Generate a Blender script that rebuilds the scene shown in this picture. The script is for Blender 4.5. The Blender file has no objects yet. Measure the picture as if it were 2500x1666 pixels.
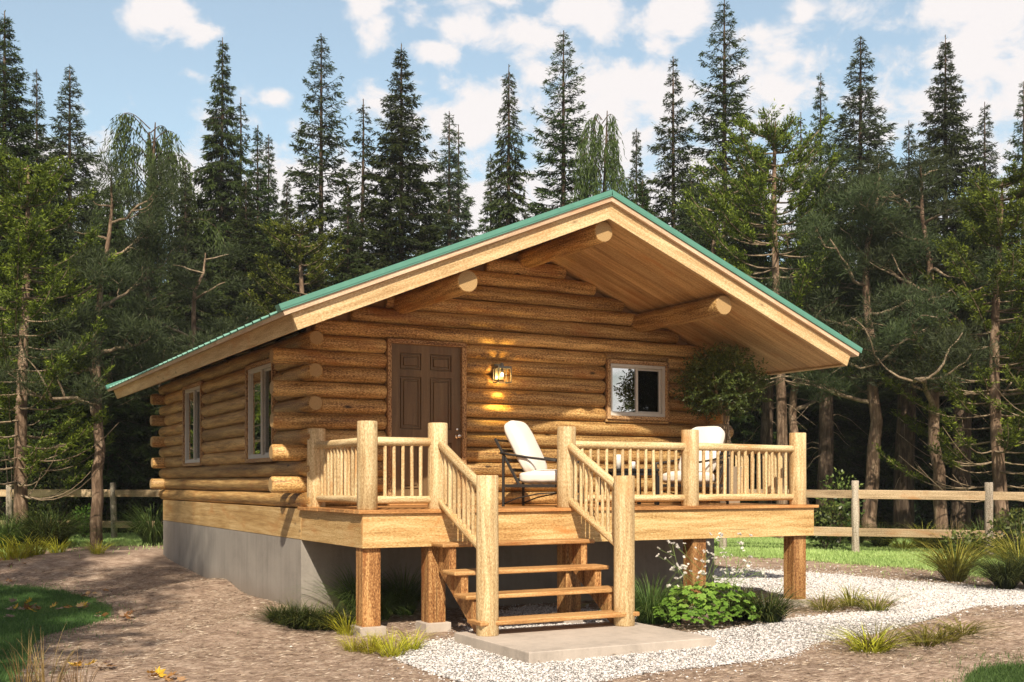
import bpy, math, random
import numpy as np
from mathutils import Vector, Matrix, noise as mnoise
R = math.radians
sc = bpy.context.scene
COL = sc.collection

# ------------------------------------------------------------------ camera
F_PX, YAW, HORIZ = 2780.5, 0.494171, 1178.7          # focal length and horizon row measured on a 2500 px wide frame
CAM = np.array([-4.1638, -10.9387, 1.585])
cd = bpy.data.cameras.new('camera'); cam = bpy.data.objects.new('camera', cd); COL.objects.link(cam)
cam.location = CAM; cam.rotation_euler = (R(90), 0, -YAW)
cd.sensor_width = 36; cd.lens = F_PX/2500*36; cd.shift_y = (HORIZ-833)/2500
cd.clip_start = 0.1; cd.clip_end = 2000
sc.camera = cam

# ------------------------------------------------------------------ light, sky, exposure
SUN_DIR = Vector((0.98, 1.91, -1.95)).normalized()     # the way the light travels
SUN_EL = math.asin(-SUN_DIR.z); SUN_AZ = math.atan2(-SUN_DIR.x, -SUN_DIR.y)
sd = bpy.data.lights.new('sun', 'SUN'); sun = bpy.data.objects.new('sun', sd); COL.objects.link(sun)
sd.energy = 5.0; sd.angle = R(0.8); sd.color = (1.0, 0.88, 0.71)
sun.rotation_euler = SUN_DIR.to_track_quat('-Z', 'Y').to_euler(); sun.location = (-10, -20, 20)
sc.view_settings.view_transform = 'Standard'; sc.view_settings.look = 'None'
sc.view_settings.exposure = 0.35; sc.view_settings.gamma = 1
SKY_STRENGTH = 0.10
HAZE = 0.0007

def world():
    w = bpy.data.worlds.new("World"); sc.world = w; w.use_nodes = True
    nt = w.node_tree; N = nt.nodes; L = nt.links; N.clear()
    out = N.new('ShaderNodeOutputWorld'); bg = N.new('ShaderNodeBackground'); bg.inputs[1].default_value = SKY_STRENGTH
    sky = N.new('ShaderNodeTexSky'); sky.sky_type = 'NISHITA'; sky.sun_disc = False
    sky.sun_elevation = SUN_EL; sky.sun_rotation = SUN_AZ; sky.air_density = 1.0; sky.dust_density = 1.6; sky.ozone_density = 2.0
    tc = N.new('ShaderNodeTexCoord')
    sx = N.new('ShaderNodeSeparateXYZ'); L.new(tc.outputs['Generated'], sx.inputs[0])
    az = N.new('ShaderNodeMath'); az.operation = 'ARCTAN2'; L.new(sx.outputs[0], az.inputs[0]); L.new(sx.outputs[1], az.inputs[1])
    el = N.new('ShaderNodeMath'); el.operation = 'ARCSINE'; L.new(sx.outputs[2], el.inputs[0])
    cb = N.new('ShaderNodeCombineXYZ'); L.new(az.outputs[0], cb.inputs[0]); L.new(el.outputs[0], cb.inputs[1])
    def nz(scale, detail, rough, off, dist=0.0, sc_=(1, 1.5, 1)):
        mp = N.new('ShaderNodeMapping'); mp.inputs['Location'].default_value = off; mp.inputs['Scale'].default_value = sc_
        L.new(cb.outputs[0], mp.inputs[0])
        n = N.new('ShaderNodeTexNoise'); n.inputs['Scale'].default_value = scale; n.inputs['Detail'].default_value = detail
        n.inputs['Roughness'].default_value = rough; n.inputs['Distortion'].default_value = dist
        L.new(mp.outputs[0], n.inputs['Vector']); return n.outputs[0]
    fine = nz(19, 10.0, 0.60, (3.1, 7.7, 0), 0.25); broad = nz(5.0, 2.0, 0.5, (1.3, 2.2, 0))
    wn = N.new('ShaderNodeTexNoise'); wn.inputs['Scale'].default_value = 9; wn.inputs['Detail'].default_value = 3; L.new(cb.outputs[0], wn.inputs['Vector'])
    wp = N.new('ShaderNodeVectorMath'); wp.operation = 'MULTIPLY_ADD'; L.new(wn.outputs['Color'], wp.inputs[0]); wp.inputs[1].default_value = (0.05, 0.035, 0); L.new(cb.outputs[0], wp.inputs[2])
    field = None
    for (u, v, ru, rv, k) in CLOUDS:                      # each puff: azimuth, elevation and two angular radii
        if v is None: a0, e0 = u                          # given straight as azimuth and elevation
        else: lat = (u-1250)/F_PX; up = (HORIZ-v)/F_PX; a0 = YAW+math.atan(lat); e0 = math.atan(up/math.sqrt(1+lat*lat))
        sb = N.new('ShaderNodeVectorMath'); sb.operation = 'SUBTRACT'; L.new(wp.outputs[0], sb.inputs[0]); sb.inputs[1].default_value = (a0+0.025, e0+0.0175, 0)
        mu = N.new('ShaderNodeVectorMath'); mu.operation = 'MULTIPLY'; L.new(sb.outputs[0], mu.inputs[0]); mu.inputs[1].default_value = (F_PX/ru, F_PX/rv, 0)
        ln = N.new('ShaderNodeVectorMath'); ln.operation = 'LENGTH'; L.new(mu.outputs[0], ln.inputs[0])
        ma = N.new('ShaderNodeMath'); ma.operation = 'MULTIPLY_ADD'; ma.inputs[1].default_value = -0.5*k; ma.inputs[2].default_value = k; L.new(ln.outputs['Value'], ma.inputs[0])
        if field is None: field = ma.outputs[0]
        else:
            mx_ = N.new('ShaderNodeMath'); mx_.operation = 'SMOOTH_MAX'; mx_.inputs[2].default_value = 0.15; L.new(field, mx_.inputs[0]); L.new(ma.outputs[0], mx_.inputs[1]); field = mx_.outputs[0]
    sm = N.new('ShaderNodeMath'); sm.operation = 'MULTIPLY_ADD'; L.new(fine, sm.inputs[0]); sm.inputs[1].default_value = 2.3; L.new(field, sm.inputs[2])
    s2 = N.new('ShaderNodeMath'); s2.operation = 'MULTIPLY_ADD'; L.new(broad, s2.inputs[0]); s2.inputs[1].default_value = 0.5; L.new(sm.outputs[0], s2.inputs[2])
    rp = N.new('ShaderNodeValToRGB'); mr_ = N.new('ShaderNodeMapRange'); mr_.inputs[1].default_value = 1.70; mr_.inputs[2].default_value = 2.22; L.new(s2.outputs[0], mr_.inputs[0]); L.new(mr_.outputs[0], rp.inputs[0])
    rp.color_ramp.interpolation = 'EASE'
    rp.color_ramp.elements[0].position = 0.0; rp.color_ramp.elements[0].color = (0.15, 0.15, 0.15, 1)
    rp.color_ramp.elements[1].position = 1.0; rp.color_ramp.elements[1].color = (0.96, 0.96, 0.96, 1)
    # clear sky colour: the Nishita sky, lifted to bright blue in view, dimmed elsewhere to cut fill
    lift = N.new('ShaderNodeMix'); lift.data_type = 'RGBA'; lift.blend_type = 'MULTIPLY'; lift.inputs[0].default_value = 1.0
    L.new(sky.outputs[0], lift.inputs[6])
    vd = N.new('ShaderNodeVectorMath'); vd.operation = 'DOT_PRODUCT'; vd.inputs[1].default_value = (math.sin(YAW+.15), math.cos(YAW+.15), 0.0); L.new(tc.outputs['Generated'], vd.inputs[0])
    vm = N.new('ShaderNodeMapRange'); vm.interpolation_type = 'SMOOTHSTEP'; vm.inputs[1].default_value = 0.35; vm.inputs[2].default_value = 0.85; L.new(vd.outputs['Value'], vm.inputs[0])
    gm = N.new('ShaderNodeMix'); gm.data_type = 'RGBA'; L.new(vm.outputs[0], gm.inputs[0]); gm.inputs[6].default_value = (0.88, 0.79, 0.68, 1); gm.inputs[7].default_value = SKY_GAIN
    L.new(gm.outputs[2], lift.inputs[7])
    mix = N.new('ShaderNodeMix'); mix.data_type = 'RGBA'; L.new(rp.outputs[0], mix.inputs[0])
    L.new(lift.outputs[2], mix.inputs[6]); mix.inputs[7].default_value = (7.9, 7.45, 7.3, 1)
    L.new(mix.outputs[2], bg.inputs[0]); L.new(bg.outputs[0], out.inputs[0])
SKY_GAIN = (1.82, 1.80, 1.48, 1)
CLOUDS = [(410, 25, 75, 38, 1), (470, 62, 45, 32, .9), (905, 22, 80, 38, 1), (930, 80, 50, 45, .95), (1020, 66, 40, 22, .8), (1075, 128, 48, 26, .95), (1160, 70, 75, 50, .9),
 (1290, 90, 95, 48, 1), (1380, 30, 80, 55, 1), (1470, 70, 60, 60, .8), (1310, -10, 120, 25, .9), (680, 245, 45, 24, .95), (470, 190, 30, 12, .7), (1590, 110, 70, 42, 1), (1660, 60, 90, 80, 1),
 (1560, 205, 170, 60, 1), (1330, 180, 55, 32, .9), (1890, 150, 130, 72, 1), (1945, 55, 45, 34, .9), (1150, 300, 330, 75, .95), (1500, 330, 300, 90, .95), (1850, 260, 170, 90, .95), (2290, 30, 220, 42, 1), (2330, 140, 170, 65, .95),
 (2480, 60, 120, 70, 1), (2300, 270, 330, 95, .9), (2700, 200, 260, 200, 1), (300, 400, 500, 60, .8), (1250, 520, 1700, 150, .95), (-400, 100, 200, 120, 1), ((2.50, 0.13), None, 700, 330, 1)]  # last puff is added behind the camera to whiten the window reflection
world()
sc.cycles.use_denoising = True
sc.cycles.max_bounces = 6; sc.cycles.transparent_max_bounces = 8; sc.cycles.caustics_reflective = False; sc.cycles.caustics_refractive = False
sc.cycles.sample_clamp_indirect = 4.0

# ------------------------------------------------------------------ helpers
def tag(o, label=None, cat=None, group=None, kind=None):
    if label: o['label'] = label
    if cat: o['category'] = cat
    if group: o['group'] = group
    if kind: o['kind'] = kind
    return o
def empty(name, loc, label, cat, group=None, rz=0):
    o = bpy.data.objects.new(name, None); COL.objects.link(o); o.location = loc; o.rotation_euler = (0, 0, rz)
    o.empty_display_size = 0.2
    return tag(o, label, cat, group)

class MB:
    """collects faces with a grain-aligned uv (metres), a per-piece tint and a material slot"""
    def __init__(s): s.v = []; s.f = []; s.uv = []; s.t = []; s.m = []; s.sm = []
    def face(s, idx, uvs, t, m=0, smooth=False):
        s.f.append(idx); s.uv.extend(uvs); s.t.extend([t]*len(idx)); s.m.append(m); s.sm.append(smooth)
    def build(s, name, mats, parent=None, bevel=0, local=None):
        me = bpy.data.meshes.new(name)
        vs = s.v
        if local is not None: vs = [tuple(local @ Vector(p)) for p in vs]
        me.from_pydata(vs, [], s.f)
        u = me.uv_layers.new(name='grain'); u.data.foreach_set('uv', [c for p in s.uv for c in p])
        t = me.uv_layers.new(name='tint'); t.data.foreach_set('uv', [c for p in s.t for c in (p, 0.0)])
        me.polygons.foreach_set('material_index', s.m); me.polygons.foreach_set('use_smooth', s.sm)
        for m in (mats if isinstance(mats, (list, tuple)) else [mats]): me.materials.append(m)
        me.update()
        o = bpy.data.objects.new(name, me); COL.objects.link(o)
        if parent: o.parent = parent
        if bevel:
            b = o.modifiers.new('bevel', 'BEVEL'); b.width = bevel; b.segments = 2; b.limit_method = 'ANGLE'; b.angle_limit = R(50)
        return o
rng = random.Random(11)

def box(mb, lo, hi, axis=0, M=None, m=0, t=None, uvo=None):
    """a board; axis = direction of the grain; M = optional placement matrix"""
    lo = Vector(lo); hi = Vector(hi); b = len(mb.v)
    P = [Vector((x, y, z)) for x in (lo.x, hi.x) for y in (lo.y, hi.y) for z in (lo.z, hi.z)]
    for p in P: mb.v.append(tuple(M @ p if M else p))
    t = rng.random() if t is None else t
    uo = uvo if uvo is not None else (rng.uniform(0, 60), rng.uniform(0, 60))
    F = [((0, 1, 3, 2), 0), ((4, 6, 7, 5), 0), ((0, 4, 5, 1), 1), ((2, 3, 7, 6), 1), ((0, 2, 6, 4), 2), ((1, 5, 7, 3), 2)]
    for q, nrm in F:
        ax = [a for a in (0, 1, 2) if a != nrm]
        if axis in ax: a0 = axis; a1 = [a for a in ax if a != axis][0]; end = False
        else: a0, a1 = ax; end = True
        k = 1.0 if not end else 1.0
        off = {0: 0, 1: 7.3, 2: 3.1}[nrm]
        mb.face(tuple(b+i for i in q), [(P[i][a0]*k+uo[0], P[i][a1]+uo[1]+off) for i in q], t, m if not end else (m if m else 0))

def frame(d):
    d = d.normalized(); up = Vector((0, 0, 1)) if abs(d.z) < 0.9 else Vector((0, 1, 0))
    a = d.cross(up).normalized(); b = d.cross(a).normalized(); return a, b
def log(mb, p0, p1, r0, r1=None, sides=20, wob=0.03, caps=True, bev=0.012, step=0.3, seam=None, bend=0.0, capm=1, t=None):
    p0 = Vector(p0); p1 = Vector(p1); r1 = r0 if r1 is None else r1
    d = p1-p0; Ln = d.length; d.normalize(); a, b = frame(d)
    if seam is not None:                                  # turn the uv seam towards a hidden side
        s_ = Vector(seam); s_ = (s_-d*s_.dot(d)).normalized(); a = s_; b = d.cross(a).normalized()
    n = max(2, int(Ln/step)+1); t = rng.random() if t is None else t
    uo = rng.uniform(0, 80); vo = rng.uniform(0, 80); sd_ = Vector((rng.uniform(-50, 50), rng.uniform(-50, 50), 0))
    rings = []
    S = [0, bev] + [bev+(Ln-2*bev)*i/(n-1) for i in range(1, n-1)] + [Ln-bev, Ln] if caps else [Ln*i/(n-1) for i in range(n)]
    for k, s in enumerate(S):
        r = r0+(r1-r0)*s/Ln
        if caps and k in (0, len(S)-1): r -= bev*0.8
        ring = []
        off = mnoise.noise_vector(Vector((s*0.6, 0, 0))+sd_)*bend
        for i in range(sides):
            th = 2*math.pi*i/sides
            w = mnoise.noise(Vector((s*1.6, math.cos(th)*0.9, math.sin(th)*0.9))+sd_)*wob
            q = p0+d*s+off+(a*math.cos(th)+b*math.sin(th))*r*(1+w)
            ring.append(len(mb.v)); mb.v.append(tuple(q))
        rings.append(ring)
    for k in range(len(rings)-1):
        for i in range(sides):
            j = (i+1) % sides
            v0 = i/sides*2*math.pi*r0; v1 = (i+1)/sides*2*math.pi*r0
            mb.face((rings[k][i], rings[k][j], rings[k+1][j], rings[k+1][i]),
                    [(S[k]+uo, v0+vo), (S[k]+uo, v1+vo), (S[k+1]+uo, v1+vo), (S[k+1]+uo, v0+vo)], t, 0, True)
    if caps:
        for ring, sg, r in ((rings[0], -1, r0), (rings[-1], 1, r1)):
            seq = ring[::-1] if sg < 0 else ring
            idx = range(sides-1, -1, -1) if sg < 0 else range(sides)
            ox, oy = rng.uniform(-.02, .02), rng.uniform(-.02, .02)
            mb.face(tuple(seq), [(math.cos(2*math.pi*i/sides)*r+ox, math.sin(2*math.pi*i/sides)*r+oy) for i in idx], t, capm, False)
def prism(mb, poly, lo, hi, axis, m=0, t=None, gr=0):
    """poly: 2-D outline in the two other axes, extruded along axis from lo to hi"""
    b = len(mb.v); n = len(poly); t = rng.random() if t is None else t; uo = rng.uniform(0, 50)
    def put(p, h):
        q = [0, 0, 0]; o = [a for a in (0, 1, 2) if a != axis]; q[axis] = h; q[o[0]] = p[0]; q[o[1]] = p[1]; return tuple(q)
    for h in (lo, hi):
        for p in poly: mb.v.append(put(p, h))
    mb.face(tuple(range(b, b+n)), [(p[gr]+uo, p[1-gr]) for p in poly], t, m)
    mb.face(tuple(range(b+2*n-1, b+n-1, -1)), [(p[gr]+uo, p[1-gr]) for p in reversed(poly)], t, m)
    acc = 0
    for i in range(n):
        j = (i+1) % n; l = math.dist(poly[i], poly[j])
        mb.face((b+i, b+n+i, b+n+j, b+j), [(acc+uo, lo), (acc+uo, hi), (acc+l+uo, hi), (acc+l+uo, lo)], t, m); acc += l
def tube(mb, pts, r, sides=8, caps=True, t=0.5, m=0):
    """smooth swept tube through points; r number or list"""
    P = [Vector(p) for p in pts]; n = len(P); rings = []; acc = 0
    rs = r if isinstance(r, (list, tuple)) else [r]*n
    d0 = (P[1]-P[0]).normalized(); a, b = frame(d0)
    for k in range(n):
        d = (P[min(k+1, n-1)]-P[max(k-1, 0)]).normalized()
        a = (a-d*a.dot(d)).normalized(); b = d.cross(a)
        ring = []
        for i in range(sides):
            th = 2*math.pi*i/sides; ring.append(len(mb.v)); mb.v.append(tuple(P[k]+(a*math.cos(th)+b*math.sin(th))*rs[k]))
        rings.append(ring)
    for k in range(n-1):
        l = (P[k+1]-P[k]).length
        for i in range(sides):
            j = (i+1) % sides
            mb.face((rings[k][i], rings[k][j], rings[k+1][j], rings[k+1][i]),
                    [(acc, i*.05), (acc, i*.05+.05), (acc+l, i*.05+.05), (acc+l, i*.05)], t, m, True)
        acc += l
    if caps:
        mb.face(tuple(rings[0][::-1]), [(0, 0)]*sides, t, m); mb.face(tuple(rings[-1]), [(0, 0)]*sides, t, m)

# ------------------------------------------------------------------ materials
def newmat(name):
    m = bpy.data.materials.new(name); m.use_nodes = True
    nt = m.node_tree; b = nt.nodes['Principled BSDF']; return m, nt, nt.nodes, nt.links, b
def ramp(N, L, src, stops):
    r = N.new('ShaderNodeValToRGB'); L.new(src, r.inputs[0]); e = r.color_ramp.elements
    while len(e) < len(stops): e.new(0.5)
    for i, (p, c) in enumerate(stops): e[i].position = p; e[i].color = (*c, 1)
    return r.outputs[0]
def mixc(N, L, fac, a, b, mode='MIX'):
    x = N.new('ShaderNodeMix'); x.data_type = 'RGBA'; x.blend_type = mode
    for s, v in ((0, fac), (6, a), (7, b)):
        if hasattr(v, 'default_value') or isinstance(v, bpy.types.NodeSocket): L.new(v, x.inputs[s])
        elif s == 0: x.inputs[0].default_value = v
        else: x.inputs[s].default_value = (*v, 1)
    return x.outputs[2]
def noise(N, L, vec, scale, detail=4, rough=0.55, dist=0.0):
    n = N.new('ShaderNodeTexNoise'); n.inputs['Scale'].default_value = scale; n.inputs['Detail'].default_value = detail
    n.inputs['Roughness'].default_value = rough; n.inputs['Distortion'].default_value = dist
    if vec is not None: L.new(vec, n.inputs['Vector'])
    return n.outputs[0]
def mapping(N, L, vec, scale, loc=(0, 0, 0), rot=(0, 0, 0)):
    mp = N.new('ShaderNodeMapping'); mp.inputs['Scale'].default_value = scale; mp.inputs['Location'].default_value = loc; mp.inputs['Rotation'].default_value = rot
    L.new(vec, mp.inputs[0]); return mp.outputs[0]
def bump(N, L, b, h, strength, dist):
    bp = N.new('ShaderNodeBump'); bp.inputs['Strength'].default_value = strength; bp.inputs['Distance'].default_value = dist
    L.new(h, bp.inputs['Height']); L.new(bp.outputs[0], b.inputs['Normal'])
def math_(N, L, op, a, b=None):
    x = N.new('ShaderNodeMath'); x.operation = op
    for i, v in ((0, a), (1, b)):
        if v is None: continue
        if isinstance(v, bpy.types.NodeSocket): L.new(v, x.inputs[i])
        else: x.inputs[i].default_value = v
    return x.outputs[0]

def wood(name, dark, mid, light, rough=0.55, grain=1.0, knots=0.5, var=0.25, bumpk=0.5, speck=0.5, spec=0.4):
    m, nt, N, L, b = newmat(name)
    uv = N.new('ShaderNodeUVMap'); uv.uv_map = 'grain'; tn = N.new('ShaderNodeUVMap'); tn.uv_map = 'tint'
    st = N.new('ShaderNodeSeparateXYZ'); L.new(tn.outputs[0], st.inputs[0]); T = st.outputs[0]
    warp = noise(N, L, mapping(N, L, uv.outputs[0], (0.9, 2.5, 1)), 1.0, 2)
    wv = N.new('ShaderNodeVectorMath'); wv.operation = 'MULTIPLY_ADD'; L.new(warp, wv.inputs[0]); wv.inputs[1].default_value = (0, 0.10*grain, 0); L.new(uv.outputs[0], wv.inputs[2])
    W = wv.outputs[0]
    g1 = noise(N, L, mapping(N, L, W, (1.5, 22*grain, 1)), 1.0, 6, 0.66)          # long fibres
    g2 = noise(N, L, mapping(N, L, W, (0.55, 5.5, 1)), 1.0, 3, 0.5, 0.6)         # broad bands
    g3 = noise(N, L, mapping(N, L, uv.outputs[0], (34, 75, 1)), 1.0, 3, 0.75)    # tooth
    f = math_(N, L, 'ADD', math_(N, L, 'MULTIPLY', g1, 0.62), math_(N, L, 'MULTIPLY', g2, 0.38))
    f = math_(N, L, 'ADD', f, math_(N, L, 'MULTIPLY', math_(N, L, 'SUBTRACT', g3, 0.5), speck))
    c = ramp(N, L, f, [(0.31, dark), (0.48, mid), (0.64, light)])
    # reddish stains
    st1 = noise(N, L, mapping(N, L, W, (1.1, 3.2, 1), (9, 4, 0)), 1.0, 4, 0.6, 0.8)
    sf = N.new('ShaderNodeMapRange'); sf.inputs[1].default_value = 0.55; sf.inputs[2].default_value = 0.75; L.new(st1, sf.inputs[0])
    c = mixc(N, L, math_(N, L, 'MULTIPLY', sf.outputs[0], 0.75), c, tuple(x*y for x, y in zip(mid, (0.95, 0.62, 0.38))))
    if knots:
        vo = N.new('ShaderNodeTexVoronoi'); vo.inputs['Scale'].default_value = 1.0; vo.inputs['Randomness'].default_value = 1.0
        L.new(mapping(N, L, W, (1.5, 4.2, 1)), vo.inputs['Vector'])
        kr = N.new('ShaderNodeMapRange'); kr.inputs[1].default_value = 0.10; kr.inputs[2].default_value = 0.03; L.new(vo.outputs[0], kr.inputs[0])
        c = mixc(N, L, math_(N, L, 'MULTIPLY', kr.outputs[0], knots), c, tuple(x*0.35 for x in dark))
        # drying cracks along the grain
        cr = noise(N, L, mapping(N, L, W, (0.7, 20, 1), (3, 8, 0)), 1.0, 3, 0.5, 0.3)
        ck = N.new('ShaderNodeMapRange'); ck.inputs[1].default_value = 0.30; ck.inputs[2].default_value = 0.24; L.new(cr, ck.inputs[0])
        c = mixc(N, L, math_(N, L, 'MULTIPLY', ck.outputs[0], 0.6*knots), c, tuple(x*0.3 for x in dark))
    hs = N.new('ShaderNodeHueSaturation'); L.new(c, hs.inputs['Color'])
    v = N.new('ShaderNodeMapRange'); v.inputs[3].default_value = 1-var; v.inputs[4].default_value = 1+var*0.8; L.new(T, v.inputs[0]); L.new(v.outputs[0], hs.inputs['Value'])
    L.new(hs.outputs[0], b.inputs['Base Color'])
    rr = N.new('ShaderNodeMapRange'); rr.inputs[3].default_value = rough-0.1; rr.inputs[4].default_value = rough+0.15; L.new(g1, rr.inputs[0]); L.new(rr.outputs[0], b.inputs['Roughness'])
    b.inputs['Specular IOR Level'].default_value = spec
    h = math_(N, L, 'ADD', g1, math_(N, L, 'MULTIPLY', g3, 0.7))
    if knots: h = math_(N, L, 'SUBTRACT', h, math_(N, L, 'MULTIPLY', ck.outputs[0], 1.5))
    bump(N, L, b, h, bumpk, 0.006)
    return m
def endgrain(name, dark, light):
    m, nt, N, L, b = newmat(name)
    uv = N.new('ShaderNodeUVMap'); uv.uv_map = 'grain'
    wz = N.new('ShaderNodeVectorMath'); wz.operation = 'MULTIPLY_ADD'; L.new(noise(N, L, uv.outputs[0], 14, 3), wz.inputs[0]); wz.inputs[1].default_value = (0.02, 0.02, 0); L.new(uv.outputs[0], wz.inputs[2])
    ln = N.new('ShaderNodeVectorMath'); ln.operation = 'LENGTH'; L.new(wz.outputs[0], ln.inputs[0])
    s = math_(N, L, 'SINE', math_(N, L, 'MULTIPLY', ln.outputs['Value'], 420))
    s = math_(N, L, 'MULTIPLY_ADD', s, 0.32); s.node.inputs[2].default_value = 0.5
    sp = noise(N, L, uv.outputs[0], 75, 4, 0.8)
    f = math_(N, L, 'ADD', math_(N, L, 'MULTIPLY', s, 0.55), math_(N, L, 'MULTIPLY', sp, 0.6))
    c = ramp(N, L, f, [(0.3, dark), (0.85, light)])
    L.new(c, b.inputs['Base Color']); b.inputs['Roughness'].default_value = 0.75; bump(N, L, b, sp, 0.5, 0.004)
    return m
def plain(name, col, rough=0.5, metal=0.0, nscale=30, var=0.12, bumps=0.1, spec=0.5):
    m, nt, N, L, b = newmat(name)
    tc = N.new('ShaderNodeTexCoord'); n = noise(N, L, tc.outputs['Object'], nscale, 5, 0.6)
    c = ramp(N, L, n, [(0.3, tuple(x*(1-var) for x in col)), (0.7, tuple(min(1, x*(1+var)) for x in col))])
    L.new(c, b.inputs['Base Color']); b.inputs['Metallic'].default_value = metal; b.inputs['Roughness'].default_value = rough
    b.inputs['Specular IOR Level'].default_value = spec
    if bumps: bump(N, L, b, n, bumps, 0.004)
    return m

M = {}
M['log'] = wood('log wood', (0.085, 0.038, 0.012), (0.370, 0.205, 0.066), (0.70, 0.47, 0.19), 0.5, 1.0, 1.0, 0.26, 1.0, 0.95)
M['logend'] = endgrain('log end grain', (0.20, 0.115, 0.04), (0.62, 0.42, 0.19))
M['rail'] = wood('peeled rail wood', (0.32, 0.195, 0.085), (0.56, 0.405, 0.205), (0.78, 0.63, 0.38), 0.55, 1.0, 1.1, 0.14, 0.9, 0.8)
M['railend'] = endgrain('rail end grain', (0.42, 0.27, 0.12), (0.80, 0.63, 0.38))
M['rim'] = wood('rim board wood', (0.30, 0.16, 0.052), (0.53, 0.335, 0.13), (0.74, 0.54, 0.27), 0.55, 1.0, 0.6, 0.08, 0.7, 0.75)
M['barge'] = wood('barge board wood', (0.35, 0.21, 0.088), (0.56, 0.39, 0.195), (0.76, 0.59, 0.345), 0.6, 1.0, 0.6, 0.05, 0.7, 0.8)
M['crown'] = wood('crown board wood', (0.40, 0.26, 0.16), (0.60, 0.44, 0.30), (0.76, 0.60, 0.44), 0.6, 1.0, 0.1, 0.06, 0.4, 0.5)
M['soffit'] = wood('soffit wood', (0.27, 0.145, 0.055), (0.50, 0.315, 0.140), (0.70, 0.49, 0.25), 0.6, 1.0, 0.5, 0.16, 0.5, 0.6)
M['deck'] = wood('stained deck wood', (0.16, 0.060, 0.018), (0.40, 0.19, 0.062), (0.64, 0.37, 0.15), 0.5, 1.0, 0.3, 0.20, 0.6, 0.5)
M['post'] = wood('stained post wood', (0.085, 0.032, 0.009), (0.31, 0.140, 0.045), (0.62, 0.37, 0.15), 0.6, 0.75, 0.6, 0.14, 1.0, 0.85)
M['tread'] = wood('tread wood', (0.20, 0.080, 0.024), (0.46, 0.24, 0.085), (0.70, 0.46, 0.21), 0.5, 1.0, 0.3, 0.14, 0.7, 0.5)
M['trim'] = wood('rough trim wood', (0.11, 0.05, 0.018), (0.34, 0.19, 0.08), (0.64, 0.42, 0.21), 0.7, 1.4, 0.0, 0.08, 1.0, 1.8)
M['door'] = wood('dark door wood', (0.100, 0.060, 0.026), (0.160, 0.100, 0.045), (0.215, 0.140, 0.066), 0.5, 1.0, 0.0, 0.04, 0.2, 0.3)
M['fence'] = wood('weathered fence wood', (0.20, 0.14, 0.08), (0.38, 0.28, 0.17), (0.52, 0.40, 0.26), 0.8, 1.0, 0.6, 0.15, 0.8, 0.8, 0.2)
M['fenceend'] = endgrain('fence end grain', (0.24, 0.17, 0.10), (0.46, 0.36, 0.24))
M['fencepost'] = wood('grey bark post', (0.14, 0.11, 0.08), (0.34, 0.29, 0.23), (0.52, 0.46, 0.38), 0.9, 1.0, 0.6, 0.15, 1.0, 1.2, 0.2)
M['roofmetal'] = plain('green roof metal', (0.10, 0.275, 0.215), 0.45, 0.0, 8, 0.08, 0.03, 0.5)
M['frame'] = plain('grey window frame', (0.60, 0.57, 0.51), 0.45, 0.0, 20, 0.05, 0.03)
M['iron'] = plain('dark bronze iron', (0.035, 0.032, 0.03), 0.5, 0.3, 60, 0.3, 0.15)
M['lampiron'] = plain('aged grey lantern iron', (0.20, 0.20, 0.18), 0.45, 0.5, 60, 0.3, 0.15)
M['black'] = plain('black table metal', (0.015, 0.017, 0.02), 0.35, 0.0, 40, 0.2, 0.05)
M['nickel'] = plain('polished nickel', (0.85, 0.82, 0.78), 0.12, 1.0, 40, 0.05, 0.0)
M['cushion'] = plain('off white cushion cloth', (0.80, 0.76, 0.70), 0.9, 0.0, 500, 0.05, 0.25, 0.2)
M['wax'] = plain('white wax', (0.85, 0.82, 0.76), 0.5, 0.0, 30, 0.02, 0.02)
M['pot'] = plain('grey brown planter', (0.30, 0.24, 0.17), 0.7, 0.0, 12, 0.1, 0.15)
M['interior'] = plain('interior wall', (0.30, 0.18, 0.09), 0.8, 0.0, 6, 0.15, 0.1)
def concrete(name, col, splash=0.10):
    m, nt, N, L, b = newmat(name); tc = N.new('ShaderNodeTexCoord')
    n1 = noise(N, L, tc.outputs['Object'], 1.6, 6, 0.6, 0.4); n2 = noise(N, L, tc.outputs['Object'], 35, 5, 0.7)
    n3 = noise(N, L, mapping(N, L, tc.outputs['Object'], (9, 9, 0.5)), 1.0, 4, 0.6)      # runs down the face
    f = math_(N, L, 'ADD', math_(N, L, 'MULTIPLY', n1, 0.5), math_(N, L, 'ADD', math_(N, L, 'MULTIPLY', n2, 0.2), math_(N, L, 'MULTIPLY', n3, 0.3)))
    c = ramp(N, L, f, [(0.34, tuple(x*0.72 for x in col)), (0.5, col), (0.68, tuple(x*1.22 for x in col))])
    sz = N.new('ShaderNodeSeparateXYZ'); L.new(tc.outputs['Object'], sz.inputs[0])          # soil splashed up from the ground
    sp = N.new('ShaderNodeMapRange'); sp.inputs[1].default_value = 0.42; sp.inputs[2].default_value = 0.10; L.new(math_(N, L, 'SUBTRACT', sz.outputs[2], math_(N, L, 'MULTIPLY', n2, 0.45)), sp.inputs[0]); sp.inputs[1].default_value = splash; sp.inputs[2].default_value = splash-.25
    c = mixc(N, L, math_(N, L, 'MULTIPLY', sp.outputs[0], 0.45), c, (0.20, 0.145, 0.10))
    L.new(c, b.inputs['Base Color']); b.inputs['Roughness'].default_value = 0.85; b.inputs['Specular IOR Level'].default_value = 0.25
    bump(N, L, b, math_(N, L, 'ADD', n2, n1), 0.35, 0.006); return m
M['concrete'] = concrete('concrete', (0.30, 0.275, 0.245)); M['slab'] = concrete('slab concrete', (0.47, 0.41, 0.355), -0.25)
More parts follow.
